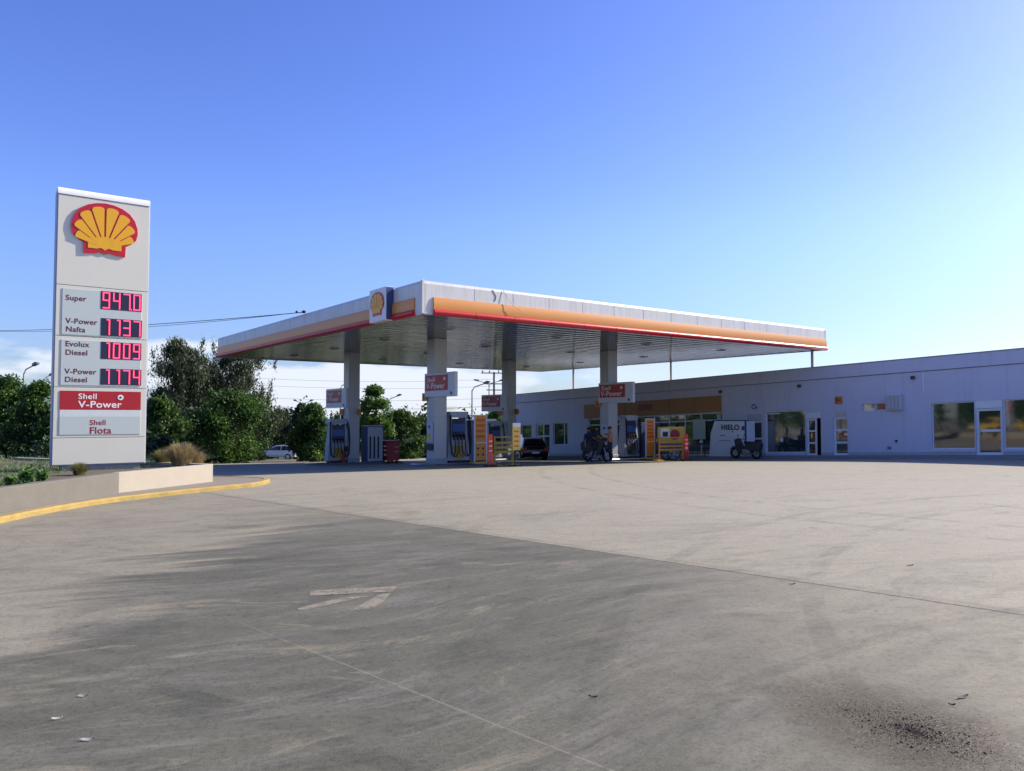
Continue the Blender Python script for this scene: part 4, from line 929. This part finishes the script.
# ------------------------------------------------------------------ vehicles
def car(label, loc, rz, paint, kind='hatch', scale=1.0, group=None):
    t = thing('parked_car', label, 'car', loc, rz, group); t.scale = (scale,)*3
    W = .84
    low = [(-2.05, .28), (-2.12, .55), (-2.08, .82), (-1.95, .92), (-.9, .96), (1.0, .93), (1.75, .82), (2.02, .66), (2.10, .42), (2.02, .26)]
    cab = [(-1.92, .90), (-1.72, 1.20), (-1.35, 1.42), (-.6, 1.49), (.15, 1.46), (.45, 1.36), (1.08, .92)]
    bm = MB(); n_ = len(low)
    for s_, w_ in ((0, W),): bm.prism(low, -W, W, 'y')
    o = bm.build('body', paint, t); bv = o.modifiers.new('bevel', 'BEVEL'); bv.width = .09; bv.segments = 3; o.data.shade_smooth()
    cb = MB(); k = len(cab); vs = []
    for (sy) in (-1, 1):
        for x, z in cab: vs.append((x, sy*(W-.04-.22*max(0, z-.92)/.57), z))
    cb.add(vs, [tuple(range(k))[::-1], tuple(range(k, 2*k))]+[(i, (i+1) % k, k+(i+1) % k, k+i) for i in range(k)])
    c = cb.build('cabin', paint, t); bv = c.modifiers.new('bevel', 'BEVEL'); bv.width = .04; bv.segments = 2
    gl = MB()
    for sy in (-1, 1):
        def y(z): return sy*(W-.04-.22*max(0, z-.92)/.57+.012)
        for q in ([(-1.62, .98), (-1.42, 1.30), (-.55, 1.39), (-.55, .98)], [(-.45, .98), (-.45, 1.39), (.12, 1.36), (.38, 1.27), (.86, .98)]):
            gl.add([(x, y(z), z) for x, z in q]+[(x, y(z)-sy*.01, z) for x, z in q], [(0, 1, 2, 3, 4)[:len(q)], tuple(range(len(q), 2*len(q)))[::-1]])
    wsx = [(.50, 1.33), (1.04, .96)]
    gl.add([(wsx[0][0]+.012, -.60, wsx[0][1]), (wsx[0][0]+.012, .60, wsx[0][1]), (wsx[1][0]+.014, .72, wsx[1][1]), (wsx[1][0]+.014, -.72, wsx[1][1])], [(0, 1, 2, 3)])
    gl.add([(-1.395, -.55, 1.41), (-1.395, .55, 1.41), (-1.80, .66, 1.12), (-1.80, -.66, 1.12)], [(0, 1, 2, 3)])
    gl.build('windows', carglass, t)
    for x in (-1.32, 1.32):
        for sy in (-1, 1):
            w_ = MB().disc((x, sy*(W-.08), .32), .32, .22, 'y', 20).build('wheel', rubber, t); MB().disc((x, sy*(W+.035), .32), .20, .02, 'y', 14).build('rim', steel, w_)
    for sy in (-1, 1):
        MB().box(2.0, 2.08, sy*.62-.18, sy*.62+.18, .58, .72, .03).build('headlight', mat('lamp_lens', (.6, .6, .6), .2), t); MB().box(-2.12, -2.04, sy*.66-.12, sy*.66+.12, .66, .88, .02).build('tail_light', redbox, t)
    MB().box(2.06, 2.12, -.6, .6, .34, .50, .02).build('grille', dark, t)
    MB().box(-2.14, -2.10, -.24, .24, .50, .62).build('registration_plate', whiteink, t)
    return t
cw = mat('car_white', (.72, .73, .74), .25, coat=.6); cd = mat('car_dark', (.018, .007, .009), .25, coat=.6); cg = mat('car_grey', (.25, .27, .30), .3, coat=.5)
car('small white hatchback parked under the dark trees left of the canopy', at(280, 80), R(170), cw)
car('white hatchback half hidden behind the red bin', at(398, 84), R(-25), cw, scale=1.1)
car('dark red car parked near the far left end of the shop', at(529, 50.5), R(100), cd)
car('grey car in tree shade left of the white hatchback', at(254, 88), R(175), cg)
t = thing('red_container', 'small dull red rubbish container under the trees beyond the dry grass', 'container', at(209, 60), R(20))
mb = MB(); mb.prism([(-.7, .15), (.7, .15), (.85, 1.2), (-.85, 1.2)], -.5, .5); mb.build('body', redbox, t); MB().box(-.9, .9, -.55, .55, 1.2, 1.28, .03).build('lid', redbox, t); MB().tube([(-1.4, 0, 0), (-1.4, 0, 1.9)], .05, 6).build('post', greymetal, t)

car('unseen yellow car added left of the planting bed, standing in for the yellow machine mirrored in the right shop windows', Vector((-23.5, 13.5, gz(-23.5, 13.5))), R(75), mat('car_yellow', (.55, .36, .04), .4), scale=1.15)  # added out of view so the windows mirror a low yellow machine
# far low shed
fs = thing('far_shed', 'low pale grey shed in the distance between the pumps', 'building', at(452, 75), R(15))
fm = MB(); fm.prism([(-4, -.5), (4.2, -.5), (4.2, 3.3), (3.8, 3.6), (-4, 3.0)], 0, 6); fm.build('wall', mat('shed_grey', (.30, .33, .38), .6), fs); MB().box(-4.2, 4.4, -.2, 6.2, 3.55, 3.7).build('roof', mat('shed_roof', (.45, .46, .48), .5), fs); MB().box(1.0, 3.0, -.03, 0, -.3, 2.2).build('door', navy, fs); MB().box(-3.2, -.8, -.03, 0, .9, 2.1).build('window', dark, fs)

# ------------------------------------------------------------------ street lamps, poles and wires
def lamp(px, Y, ytop, arm, label, double=False, r_=.09):
    b = at(px, Y); zt = EYE+(417-ytop)/F*Y; t = thing('street_lamp', label, 'street lamp', b, 0, 'street lamps beyond the trees'); h = zt-b.z
    MB().tube([(0, 0, 0), (0, 0, h)], r_, 8, r_*.6).build('pole', greymetal, t)
    for s_ in ((1, -1) if double else (1,)):
        a = arm*s_; MB().tube([(0, 0, h-.1), (a*.15, 0, h+.25), (a*.8, 0, h+.55)], .05, 6).build('arm', greymetal, t)
        hd = MB(); hd.prism([(a*.75, h+.48), (a*1.15, h+.62), (a*1.2, h+.74), (a*.98, h+.80), (a*.76, h+.66)], -.16, .16); hd.build('lamp_head', mat('lamp_head_grey', (.12, .13, .16), .5), t)
    return t
lamp(22.5, 55, 373, .85, 'curved street lamp rising above the trees at the far left')
lamp(43, 90, 380, .8, 'small bright street lamp just left of the price sign')
lamp(472, 66, 390, 1.3, 'single arm street lamp between the near left column and the orange rack')
lamp(388.5, 85, 401, 1.2, 'double arm street lamp right of the farther left column', True, .08)
lamp(489, 105, 385, 1.8, 'tall double arm street lamp left of the power pole', True, .11)
lamp(410, 120, 421, 1.4, 'tiny distant double arm street lamp over the trees', True)
lamp(340, 80, 388, 1.0, 'street lamp peeping out left of the farther left column')
lamp(303, 110, 405, 1.2, 'tiny distant double arm street lamp over the twiggy tree', True)
b = at(494, 100); zt = EYE+(417-372)/F*100; h = zt-b.z
pp = thing('power_pole', 'wooden power pole with three crossarms left of the back middle column', 'power pole', b, R(10))
MB().tube([(0, 0, 0), (0, 0, h)], .17, 8, .12).build('pole', mat('pole_brown', (.09, .08, .08), .8), pp)
for z_, l in ((h-.2, 1.7), (h-1.6, 1.2), (h-2.4, 1.0)):
    MB().box(-l, l, -.07, .07, z_, z_+.12).build('crossarm', dark, pp); 
for x_ in (-1.5, -.6, .6, 1.5): MB().tube([(x_, 0, h-.08), (x_, 0, h+.2)], .07, 6).build('insulator', dark, pp)
def wire(p, q, sag, r_, label, group=None):
    pts = [p.lerp(q, i/16)-Vector((0, 0, sag*4*(i/16)*(1-i/16))) for i in range(17)]
    tag(MB().tube(pts, r_, 5).build('overhead_wire', dark), label, 'wire', group or 'overhead wires')
def wp(px, py, Y): r = ray(px, py); return r*(Y/r.y)+Vector((0, 0, EYE))
edge = frame(Vector((A.x, A.y, 0)), A36) @ Vector((-.04, 9.6, ZTp+.02))
Mc = frame(Vector((A.x, A.y, 0)), A36)
for yy in np.linspace(5, 16, 200):
    q = Mc @ Vector((-.04, yy, ZTp+.06))
    if (q.x/q.y) <= (303-512)/770: edge = q; break
wire(edge, wp(-80, 330, 60), .35, .018, 'dark cable running from the canopy edge past the price sign to the left', 'service cables to the canopy')
wire(edge+Vector((0, .1, .03)), wp(-80, 327, 61), .6, .012, 'thinner cable running close above the dark one past the price sign', 'service cables to the canopy')
ins = thing('cable_clamp', 'small dark insulator clamp on the shaded canopy edge where the cable ends', 'insulator', edge, 0); MB().ball((0, 0, .02), .10, .08, .07).build('clamp', dark, ins); MB().ball((-.35, .1, .03), .06, .05, .06).build('insulator', dark, ins)
for i, (y0, y1) in enumerate(((373, 377), (380, 384), (392, 396), (401, 404), (406, 404))):
    wire(wp(150, y0-3, 95), wp(494, y1+2, 101), .8, .013, 'one of the thin overhead wires seen under the canopy against the clouds', 'thin overhead wires behind the canopy')

# ------------------------------------------------------------------ trees
def leaves(n, centers, radii, size, rng, droop=0):
    pr_ = radii[:, 0]**1.7; k = rng.choice(len(centers), n, p=pr_/pr_.sum()); d = rng.normal(size=(n, 3)); d /= np.linalg.norm(d, axis=1)[:, None]
    rr = np.minimum(np.abs(rng.normal(size=n))*.60+.10, 1.3); p = centers[k]+d*radii[k]*rr[:, None]
    if droop: p[:, 2] -= droop*rng.random(n)**2*(np.linalg.norm(d[:, :2], axis=1))
    a = rng.normal(size=(n, 3)); a /= np.linalg.norm(a, axis=1)[:, None]
    if droop: a[:, 2] = -abs(a[:, 2])-.8; a /= np.linalg.norm(a, axis=1)[:, None]
    b = np.cross(a, rng.normal(size=(n, 3))); b /= np.linalg.norm(b, axis=1)[:, None]
    s = size*(.6+.8*rng.random(n))[:, None]; w = s*(.28 if droop else .5)
    v = np.stack([p-a*s, p+b*w, p+a*s, p-b*w], axis=1).reshape(-1, 3)
    return v
def leafmesh(name, v, m, parent=None):
    n = len(v)//4; me = bpy.data.meshes.new(name); me.vertices.add(len(v)); me.vertices.foreach_set('co', v.astype(np.float32).ravel())
    me.loops.add(n*4); me.loops.foreach_set('vertex_index', np.arange(n*4, dtype=np.int32)); me.polygons.add(n); me.polygons.foreach_set('loop_start', np.arange(0, n*4, 4, dtype=np.int32)); me.polygons.foreach_set('loop_total', np.full(n, 4, dtype=np.int32)); me.update(calc_edges=True)
    me.materials.append(m); o = bpy.data.objects.new(name, me); C.objects.link(o); o.parent = parent; return o
def tree(px, Y, ytop, wpx, label, lm, seed, n=6000, size=.16, kind='broad', base=.22, droop=0, x=None, top=None):
    rng = np.random.default_rng(seed); b = at(px, Y) if x is None else Vector((x, Y, gz(x, Y)))
    H_ = (EYE+(417-ytop)/F*Y-b.z) if top is None else top; Wd = wpx/F*Y if top is None else wpx
    size *= .70; n = int(n*2.6)
    t = thing('tree', label, 'tree', b, 0, 'trees and tall shrubs beyond the forecourt')
    cen = []; rad = []; nc = 36
    for i in range(nc):
        h = base+(1-base)*rng.random()**.8; env = math.sin(math.pi*min(1, max(0.0, (h-base*.6)/(1-base*.6)))**.75)**.7 if kind != 'col' else .8
        an = rng.random()*2*math.pi; q = rng.random()**.6*Wd*.5*env*.80
        r_ = Wd*(.10+.11*rng.random())*(1 if h < .8 else .7)
        z = h*H_; z = min(z, H_-r_*.75)
        cen.append((q*math.cos(an), q*math.sin(an), z)); rad.append((r_, r_, r_*.8))
    # a few outliers that break the outline
    for i in range(9 if wpx > 50 else 0):
        an = rng.random()*2*math.pi; h = .45+.55*rng.random(); r_ = Wd*.06; cen.append((math.cos(an)*Wd*.50*rng.random()**.4, math.sin(an)*Wd*.5, min(h*H_, H_))); rad.append((r_*.6, r_*.6, r_*1.6))
    cen = np.array(cen); rad = np.array(rad)
    leafmesh('crown', leaves(n, cen, rad, size, rng, droop), lm, t)
    tr = MB(); tr.tube([(0, 0, -.2), (.05*H_*.2, 0, H_*.25), (0, .03*H_, H_*.5)], .035*H_*.6, 8, .015*H_*.6)
    for i in range(0, nc, 2):
        c = cen[i]; tr.tube([(0, 0, H_*.18+.2*H_*rng.random()), (c[0]*.5, c[1]*.5, c[2]*.6+.05*H_), tuple(c)], .010*H_, 5, .003*H_)
    tr.build('trunk', bark, t, True); return t
tree(176, 62, 337, 78, 'tall wispy olive green tree just right of the price sign', leaf_olive, 1, 11000, .17, droop=.8)
tree(238, 66, 342, 92, 'tall wispy olive green tree under the left tip of the canopy', leaf_olive, 2, 13000, .17, droop=.9)
tree(200, 72, 347, 60, 'olive tree seen between the two tall wispy trees', leaf_olive, 22, 7000, .18, droop=.8)
tree(234, 54, 392, 92, 'rounded bright green tree in front of the tall wispy trees', leaf_green, 3, 13000, .15, base=.08)
tree(162, 50, 398, 60, 'dark green bush tree hidden partly behind the price sign', leaf_green, 4, 8000, .15, base=.05)
tree(196, 58, 408, 74, 'low dark tree behind the dry grass tuft', leaf_dark, 5, 8000, .17, base=.03)
tree(302, 64, 404, 40, 'dark tree with thin twigs on top left of the pumps', leaf_dark, 6, 7000, .16, base=.05)
tree(278, 90, 409, 66, 'dark tree behind the small white hatchback', leaf_dark, 24, 8000, .2, base=.03)
tree(345, 92, 412, 70, 'dark tree far behind the farther left column', leaf_dark, 25, 6000, .2, base=.03)
tree(314, 60, 404, 50, 'mid green rounded tree just left of the farther left column', leaf_green, 7, 9000, .15, base=.06)
tree(256, 70, 414, 40, 'small dark tree above the white hatchback', leaf_dark, 8, 5000, .17, base=.04)
tree(318, 56, 441, 34, 'low bright green shrub tree at the road edge left of the pumps', leaf_bright, 9, 5000, .12, base=.02)
tree(374, 58, 386, 44, 'light green tree between the two left columns', leaf_bright, 31, 9000, .15, base=.1)
tree(400, 66, 410, 54, 'mid green tree above the white hatchback and red bin', leaf_green, 11, 8000, .16, base=.05)
tree(421, 74, 417, 46, 'dark green tree beside the near left column', leaf_dark, 12, 6000, .18, base=.03)
tree(497, 78, 409, 36, 'small yellow green tree seen over the yellow barrier', leaf_bright, 13, 6000, .17, base=.15)
tree(6, 42, 376, 74, 'leafy green tree at the left edge of the picture', leaf_green, 14, 12000, .13, base=.05)
tree(36, 40, 382, 62, 'leafy green tree directly left of the price sign', leaf_green, 15, 10000, .13, base=.05)
tree(-30, 44, 372, 60, 'leafy tree just outside the left edge', leaf_green, 16, 6000, .14, base=.05)
tree(70, 48, 392, 60, 'dark tree hidden behind the price sign', leaf_dark, 17, 6000, .15, base=.04)
tree(110, 50, 396, 60, 'green tree hidden behind the price sign', leaf_green, 18, 6000, .15, base=.04)
tree(137, 56, 392, 40, 'green tree at the right edge of the price sign', leaf_dark, 19, 6000, .15, base=.04)
# trees left and behind, seen as reflections in the glass
for i, (x, y, h, w) in enumerate(((-42, 30, 6, 6), (-48, 14, 7, 7), (-46, 2, 6, 7), (-50, -10, 7, 8), (-44, -22, 6, 7))):
    tree(0, y, 0, w, ['bushy tree left of the forecourt beside the grass', 'taller bushy tree left of the camera side', 'bushy tree level with the camera far to the left', 'wide bushy tree behind the camera to the left', 'bushy tree farthest behind the camera'][i], leaf_green, 40+i, 2600, .26, x=x, top=h)
# undergrowth: continuous mass
def hedge(name, x0, x1, Y0, Y1, h, m, n, label, seed, size=.17):
    rng = np.random.default_rng(seed); cen = []; rad = []
    for i in range(int(math.hypot(x1-x0, Y1-Y0)*1.3)):
        f = rng.random(); x = x0+(x1-x0)*f; y = Y0+(Y1-Y0)*f+rng.random()*2; hh = h*(.5+.6*rng.random()); cen.append((x, y, gz(x, y)+hh*.5)); rad.append((1.1, .9, hh*.55))
    o = leafmesh(name, leaves(n, np.array(cen), np.array(rad), size, rng), m); o['kind'] = 'stuff'; o['label'] = label; return o
hedge('undergrowth', -52, -28, 66, 78, 4.2, leaf_dark, 22000, 'dense dark undergrowth beneath the trees beyond the road', 5)
hedge('undergrowth', -60, 2, 90, 112, 6.5, leaf_dark, 26000, 'dark far wood behind the roadside trees', 6, .3)
hedge('undergrowth', -45, -18, 30, 46, 2.0, leaf_dark, 15000, 'dark hedge behind the planting bed at the left', 7)
hedge('undergrowth', -20, 40, 84, 96, 4.4, leaf_green, 12000, 'green bushes far behind the pumps', 8, .25)
hedge('undergrowth', -27, -12.5, 24, 27.5, 1.5, leaf_dark, 14000, 'low dark hedge right behind the planting bed at the left', 9, .09)
hedge('undergrowth', -29, -30, -34, 21, 7.5, leaf_green, 26000, 'tall hedge along the left side of the forecourt', 10, .22)
# grass tufts
def tuft(pos, r_, h, n, m, label, seed):
    rng = np.random.default_rng(seed); vs = []; fs = []
    for i in range(n):
        a = rng.random()*2*math.pi; q = rng.random()**.5*r_*.35; lean = (rng.random()**1.1)*r_*.75; hh = h*(.7+.6*rng.random())*(1-.35*lean/r_); b = Vector((q*math.cos(a), q*math.sin(a), 0)); d = Vector((math.cos(a+rng.normal()*.4), math.sin(a+rng.normal()*.4), 0)); s_ = Vector((-d.y, d.x, 0))*.006
        pts = [b+d*lean*(t_**1.6)+Vector((0, 0, hh*(t_-.28*t_**3))) for t_ in (0, .35, .7, 1)]; o_ = len(vs)
        for j2, p_ in enumerate(pts): w_ = (1, .9, .6, .1)[j2]; vs += [p_-s_*w_, p_+s_*w_]
        fs += [(o_+2*k, o_+2*k+1, o_+2*k+3, o_+2*k+2) for k in range(3)]
    me = bpy.data.meshes.new('grass_tuft'); me.from_pydata(vs, [], fs); me.materials.append(m); o = bpy.data.objects.new('grass_tuft', me); C.objects.link(o); o.location = pos; return tag(o, label, 'ornamental grass', 'ornamental grass tufts in the planter')
def bedp(px, Y): r = ray(px, 450); return Vector((r.x/r.y*Y, Y, .92))
tuft(bedp(182, 20.0),   .60, .72, 2600, grass_dry, 'largest dry straw coloured grass tuft at the right end of the planter', 1)
tuft(bedp(163, 20.6), .42, .50, 1100, grass_mix, 'smaller greenish dry grass tuft left of the largest one', 2)
tuft(bedp(198, 20.6), .36, .42, 900, grass_dry, 'low dry grass tuft at the very end of the planter wall', 3)
tuft(bedp(80, 16.9), .30, .34, 800, grass_mix, 'small green and straw grass tuft in front of the sign plinth', 4)
rng = np.random.default_rng(9)
gv = []; 
for i in range(6500):
    Y = 11+rng.random()*14; x = -9.2-rng.random()*9*(.3+.7*rng.random()); s = .03+.06*rng.random()
    if 15.5 < Y < 18.6 and x > -10.2: continue
    a = rng.random()*6.28; l = rng.normal()*.04
    p = np.array([x, Y, .925]); w = np.array([math.cos(a), math.sin(a), 0])*.012
    gv += [p-w, p+w, p+w*.3+np.array([l, l, s]), p-w*.3+np.array([l, l, s])]
g = leafmesh('grass', np.array(gv), grass_green); g['kind'] = 'stuff'; g['label'] = 'short green weeds growing over the planting bed'
def weed(px, Y, h, seed, label):
    rng = np.random.default_rng(seed); cen = np.array([[rng.normal()*.015, rng.normal()*.015, h*(.3+.5*rng.random())] for _ in range(9)]); o = leafmesh('weed', leaves(260, cen, np.full((9, 3), h*.4), .055, rng), grass_green); o.location = bedp(px, Y); tag(o, label, 'weed', 'leafy weeds in the planting bed')
weed(28, 14.6, .32, 1, 'tallest bright leafy weed behind the grey wall at the left'); weed(12, 14.2, .2, 2, 'low leafy weed at the far left behind the grey wall'); weed(42, 15.4, .22, 3, 'leafy weed nearest the price sign plinth')

# ------------------------------------------------------------------ debris on the ground
def debris(name, label, pts, m, cat=None):
    mb = MB()
    for (x, y, r_, f) in pts:
        z = gz(x, y); n_ = 6; a0 = random.random()*3; rr = [r_*(.6+.7*random.random()) for _ in range(n_)]
        v = [(x+rr[k]*math.cos(a0+k*1.047), y+rr[k]*math.sin(a0+k*1.047), z-.001) for k in range(n_)]+[(x+random.uniform(-.2, .2)*r_, y, z+r_*f)]
        mb.add(v, [(k, (k+1) % n_, n_) for k in range(n_)])
    o = mb.build(name, m); return o
st = gp(915, 733); random.seed(11); pts = []
for i in range(3800):
    a = random.random()*6.28; q = abs(random.gauss(0, .19)); x = st.x+q*math.cos(a)*1.05-.3*q*math.sin(a); y = st.y+q*math.sin(a)*1.5
    pts.append((x, y, random.uniform(.0015, .0045)*(random.choice((1.3, 1.8, 2.6)) if q < .26 and random.random() < .10 else 1), .8))
for i in range(1500):
    a = random.random()*6.28; q = abs(random.gauss(0, .22)); pts.append((st.x-.22+q*math.cos(a), st.y+.30+q*math.sin(a)*.7, random.uniform(.0012, .003), .7))
o = debris('dirt_scatter', '', pts, mat('black_dirt', (.075, .052, .034), .95, var=.5, scale=40)); o['kind'] = 'stuff'; o['label'] = 'scatter of dark crumbled dirt on the stained concrete at lower right'
lit = [((963, 699), .035, 'dark curled leaf lying right of the dirt patch'), ((82, 698), .03, 'pale scrap of dry leaf at lower left'), ((87, 742), .03, 'second pale scrap of dry leaf at the lower left, nearest the edge'), ((593, 698), .02, 'dark fleck on the concrete at lower middle'), ((910, 566), .04, 'dark pebble on the lighter slab at right'), ((792, 585), .03, 'dark crumb lying on the slab joint'), ((57, 720), .02, 'thin pale twig between two pale scraps'), ((952, 706), .014, 'tiny black crumb beside the curled leaf')]
for (pp_, s_, lab) in lit:
    p = gp(*pp_); pale = 'pale' in lab; n_ = 5
    mb = MB(); L1 = s_*1.3; vs = []
    for k in range(n_+1):
        f = k/n_*2-1; w_ = s_*.28*(1-f*f)+.001; vs += [(f*L1, -w_, .004+.006*f*f), (f*L1, w_, .010+.008*f*f)]
    mb.add(vs, [(2*k, 2*k+1, 2*k+3, 2*k+2) for k in range(n_)])
    o = mb.build('fallen_leaf', mat('leaf_pale', (.40, .36, .30), .8) if pale else mat('leaf_brown', (.05, .035, .028), .8)); o.location = p; o.rotation_euler = (0, 0, random.uniform(-.6, .6)); tag(o, lab, 'leaf', 'fallen leaves and crumbs on the concrete')

# ------------------------------------------------------------------ sky, sun
w = bpy.data.worlds.new('World'); S.world = w; w.use_nodes = True; N, L = w.node_tree.nodes, w.node_tree.links
bg = N['Background']; sky = N.new('ShaderNodeTexSky'); sky.sky_type = 'NISHITA'; sky.sun_disc = False
EL = R(30.3); AZ = R(66)
sky.sun_elevation = EL; sky.sun_rotation = AZ; sky.air_density = 1.0; sky.dust_density = .8; sky.ozone_density = 3.5; sky.altitude = 400
hs = N.new('ShaderNodeHueSaturation'); hs.inputs['Hue'].default_value = .525; hs.inputs['Saturation'].default_value = 1.2; L.new(sky.outputs[0], hs.inputs['Color'])
tc = N.new('ShaderNodeTexCoord'); sep = N.new('ShaderNodeSeparateXYZ'); L.new(tc.outputs['Generated'], sep.inputs[0])
def WM(op, a, b_=None, clamp=False):
    q = N.new('ShaderNodeMath'); q.operation = op; q.use_clamp = clamp
    for i, t_ in enumerate((a, b_)):
        if t_ is None: continue
        if hasattr(t_, 'is_linked'): L.new(t_, q.inputs[i])
        else: q.inputs[i].default_value = t_
    return q.outputs[0]
mp = N.new('ShaderNodeMapping'); mp.inputs['Scale'].default_value = (5, 5, 17); mp.inputs['Location'].default_value = (1.3, .2, 0); L.new(tc.outputs['Generated'], mp.inputs['Vector'])
cn = N.new('ShaderNodeTexNoise'); cn.inputs['Scale'].default_value = 1.0; cn.inputs['Detail'].default_value = 7; cn.inputs['Roughness'].default_value = .52; L.new(mp.outputs[0], cn.inputs['Vector'])
def WS(x, lo, hi, a=0, b_=1):
    q = N.new('ShaderNodeMapRange'); q.interpolation_type = 'SMOOTHSTEP'; L.new(x, q.inputs['Value']); q.inputs['From Min'].default_value = lo; q.inputs['From Max'].default_value = hi; q.inputs['To Min'].default_value = a; q.inputs['To Max'].default_value = b_; return q.outputs['Result']
band = WS(sep.outputs['Z'], .05, .115, 1, 0)
leftw = WS(sep.outputs['X'], .30, -.05, 0, 1); leftw = WS(sep.outputs['X'], -.1, .38, 1, 0)
thr = WM('ADD', WM('MULTIPLY', WM('SUBTRACT', cn.outputs['Fac'], .5), 1.5), WM('ADD', WM('MULTIPLY', WM('SUBTRACT', band, .5), .30), .5))
cl = WM('MULTIPLY', WS(thr, .49, .63), WM('MULTIPLY', leftw, WS(sep.outputs['Z'], .10, .13, 1, 0)))
mx = N.new('ShaderNodeMix'); mx.data_type = 'RGBA'; hz = N.new('ShaderNodeMix'); hz.data_type = 'RGBA'; hz.blend_type = 'MULTIPLY'; L.new(WS(sep.outputs['Z'], .0, .26, 1, 0), hz.inputs['Factor'])
L.new(hs.outputs[0], hz.inputs['A']); hz.inputs['B'].default_value = (.50, .51, .66, 1)
L.new(WM('MULTIPLY', cl, .85), mx.inputs['Factor']); L.new(hz.outputs['Result'], mx.inputs['A'])
CLOUD = (3.8, 4.0, 4.4, 1); mx.inputs['B'].default_value = CLOUD
L.new(mx.outputs['Result'], bg.inputs['Color']); bg.inputs['Strength'].default_value = .128
sl = bpy.data.lights.new('sun', 'SUN'); sl.energy = 4.6; sl.angle = R(.5); sl.color = (1, .90, .75)
so = bpy.data.objects.new('sun', sl); C.objects.link(so)
sd = Vector((math.sin(AZ)*math.cos(EL), math.cos(AZ)*math.cos(EL), math.sin(EL))); so.rotation_euler = (-sd).to_track_quat('-Z', 'Y').to_euler(); so.location = (30, 10, 30)
S.view_settings.view_transform = 'Standard'; S.view_settings.look = 'None'; S.view_settings.exposure = .92; S.view_settings.gamma = 1
S.cycles.use_denoising = True; S.cycles.max_bounces = 6; S.cycles.transparent_max_bounces = 8
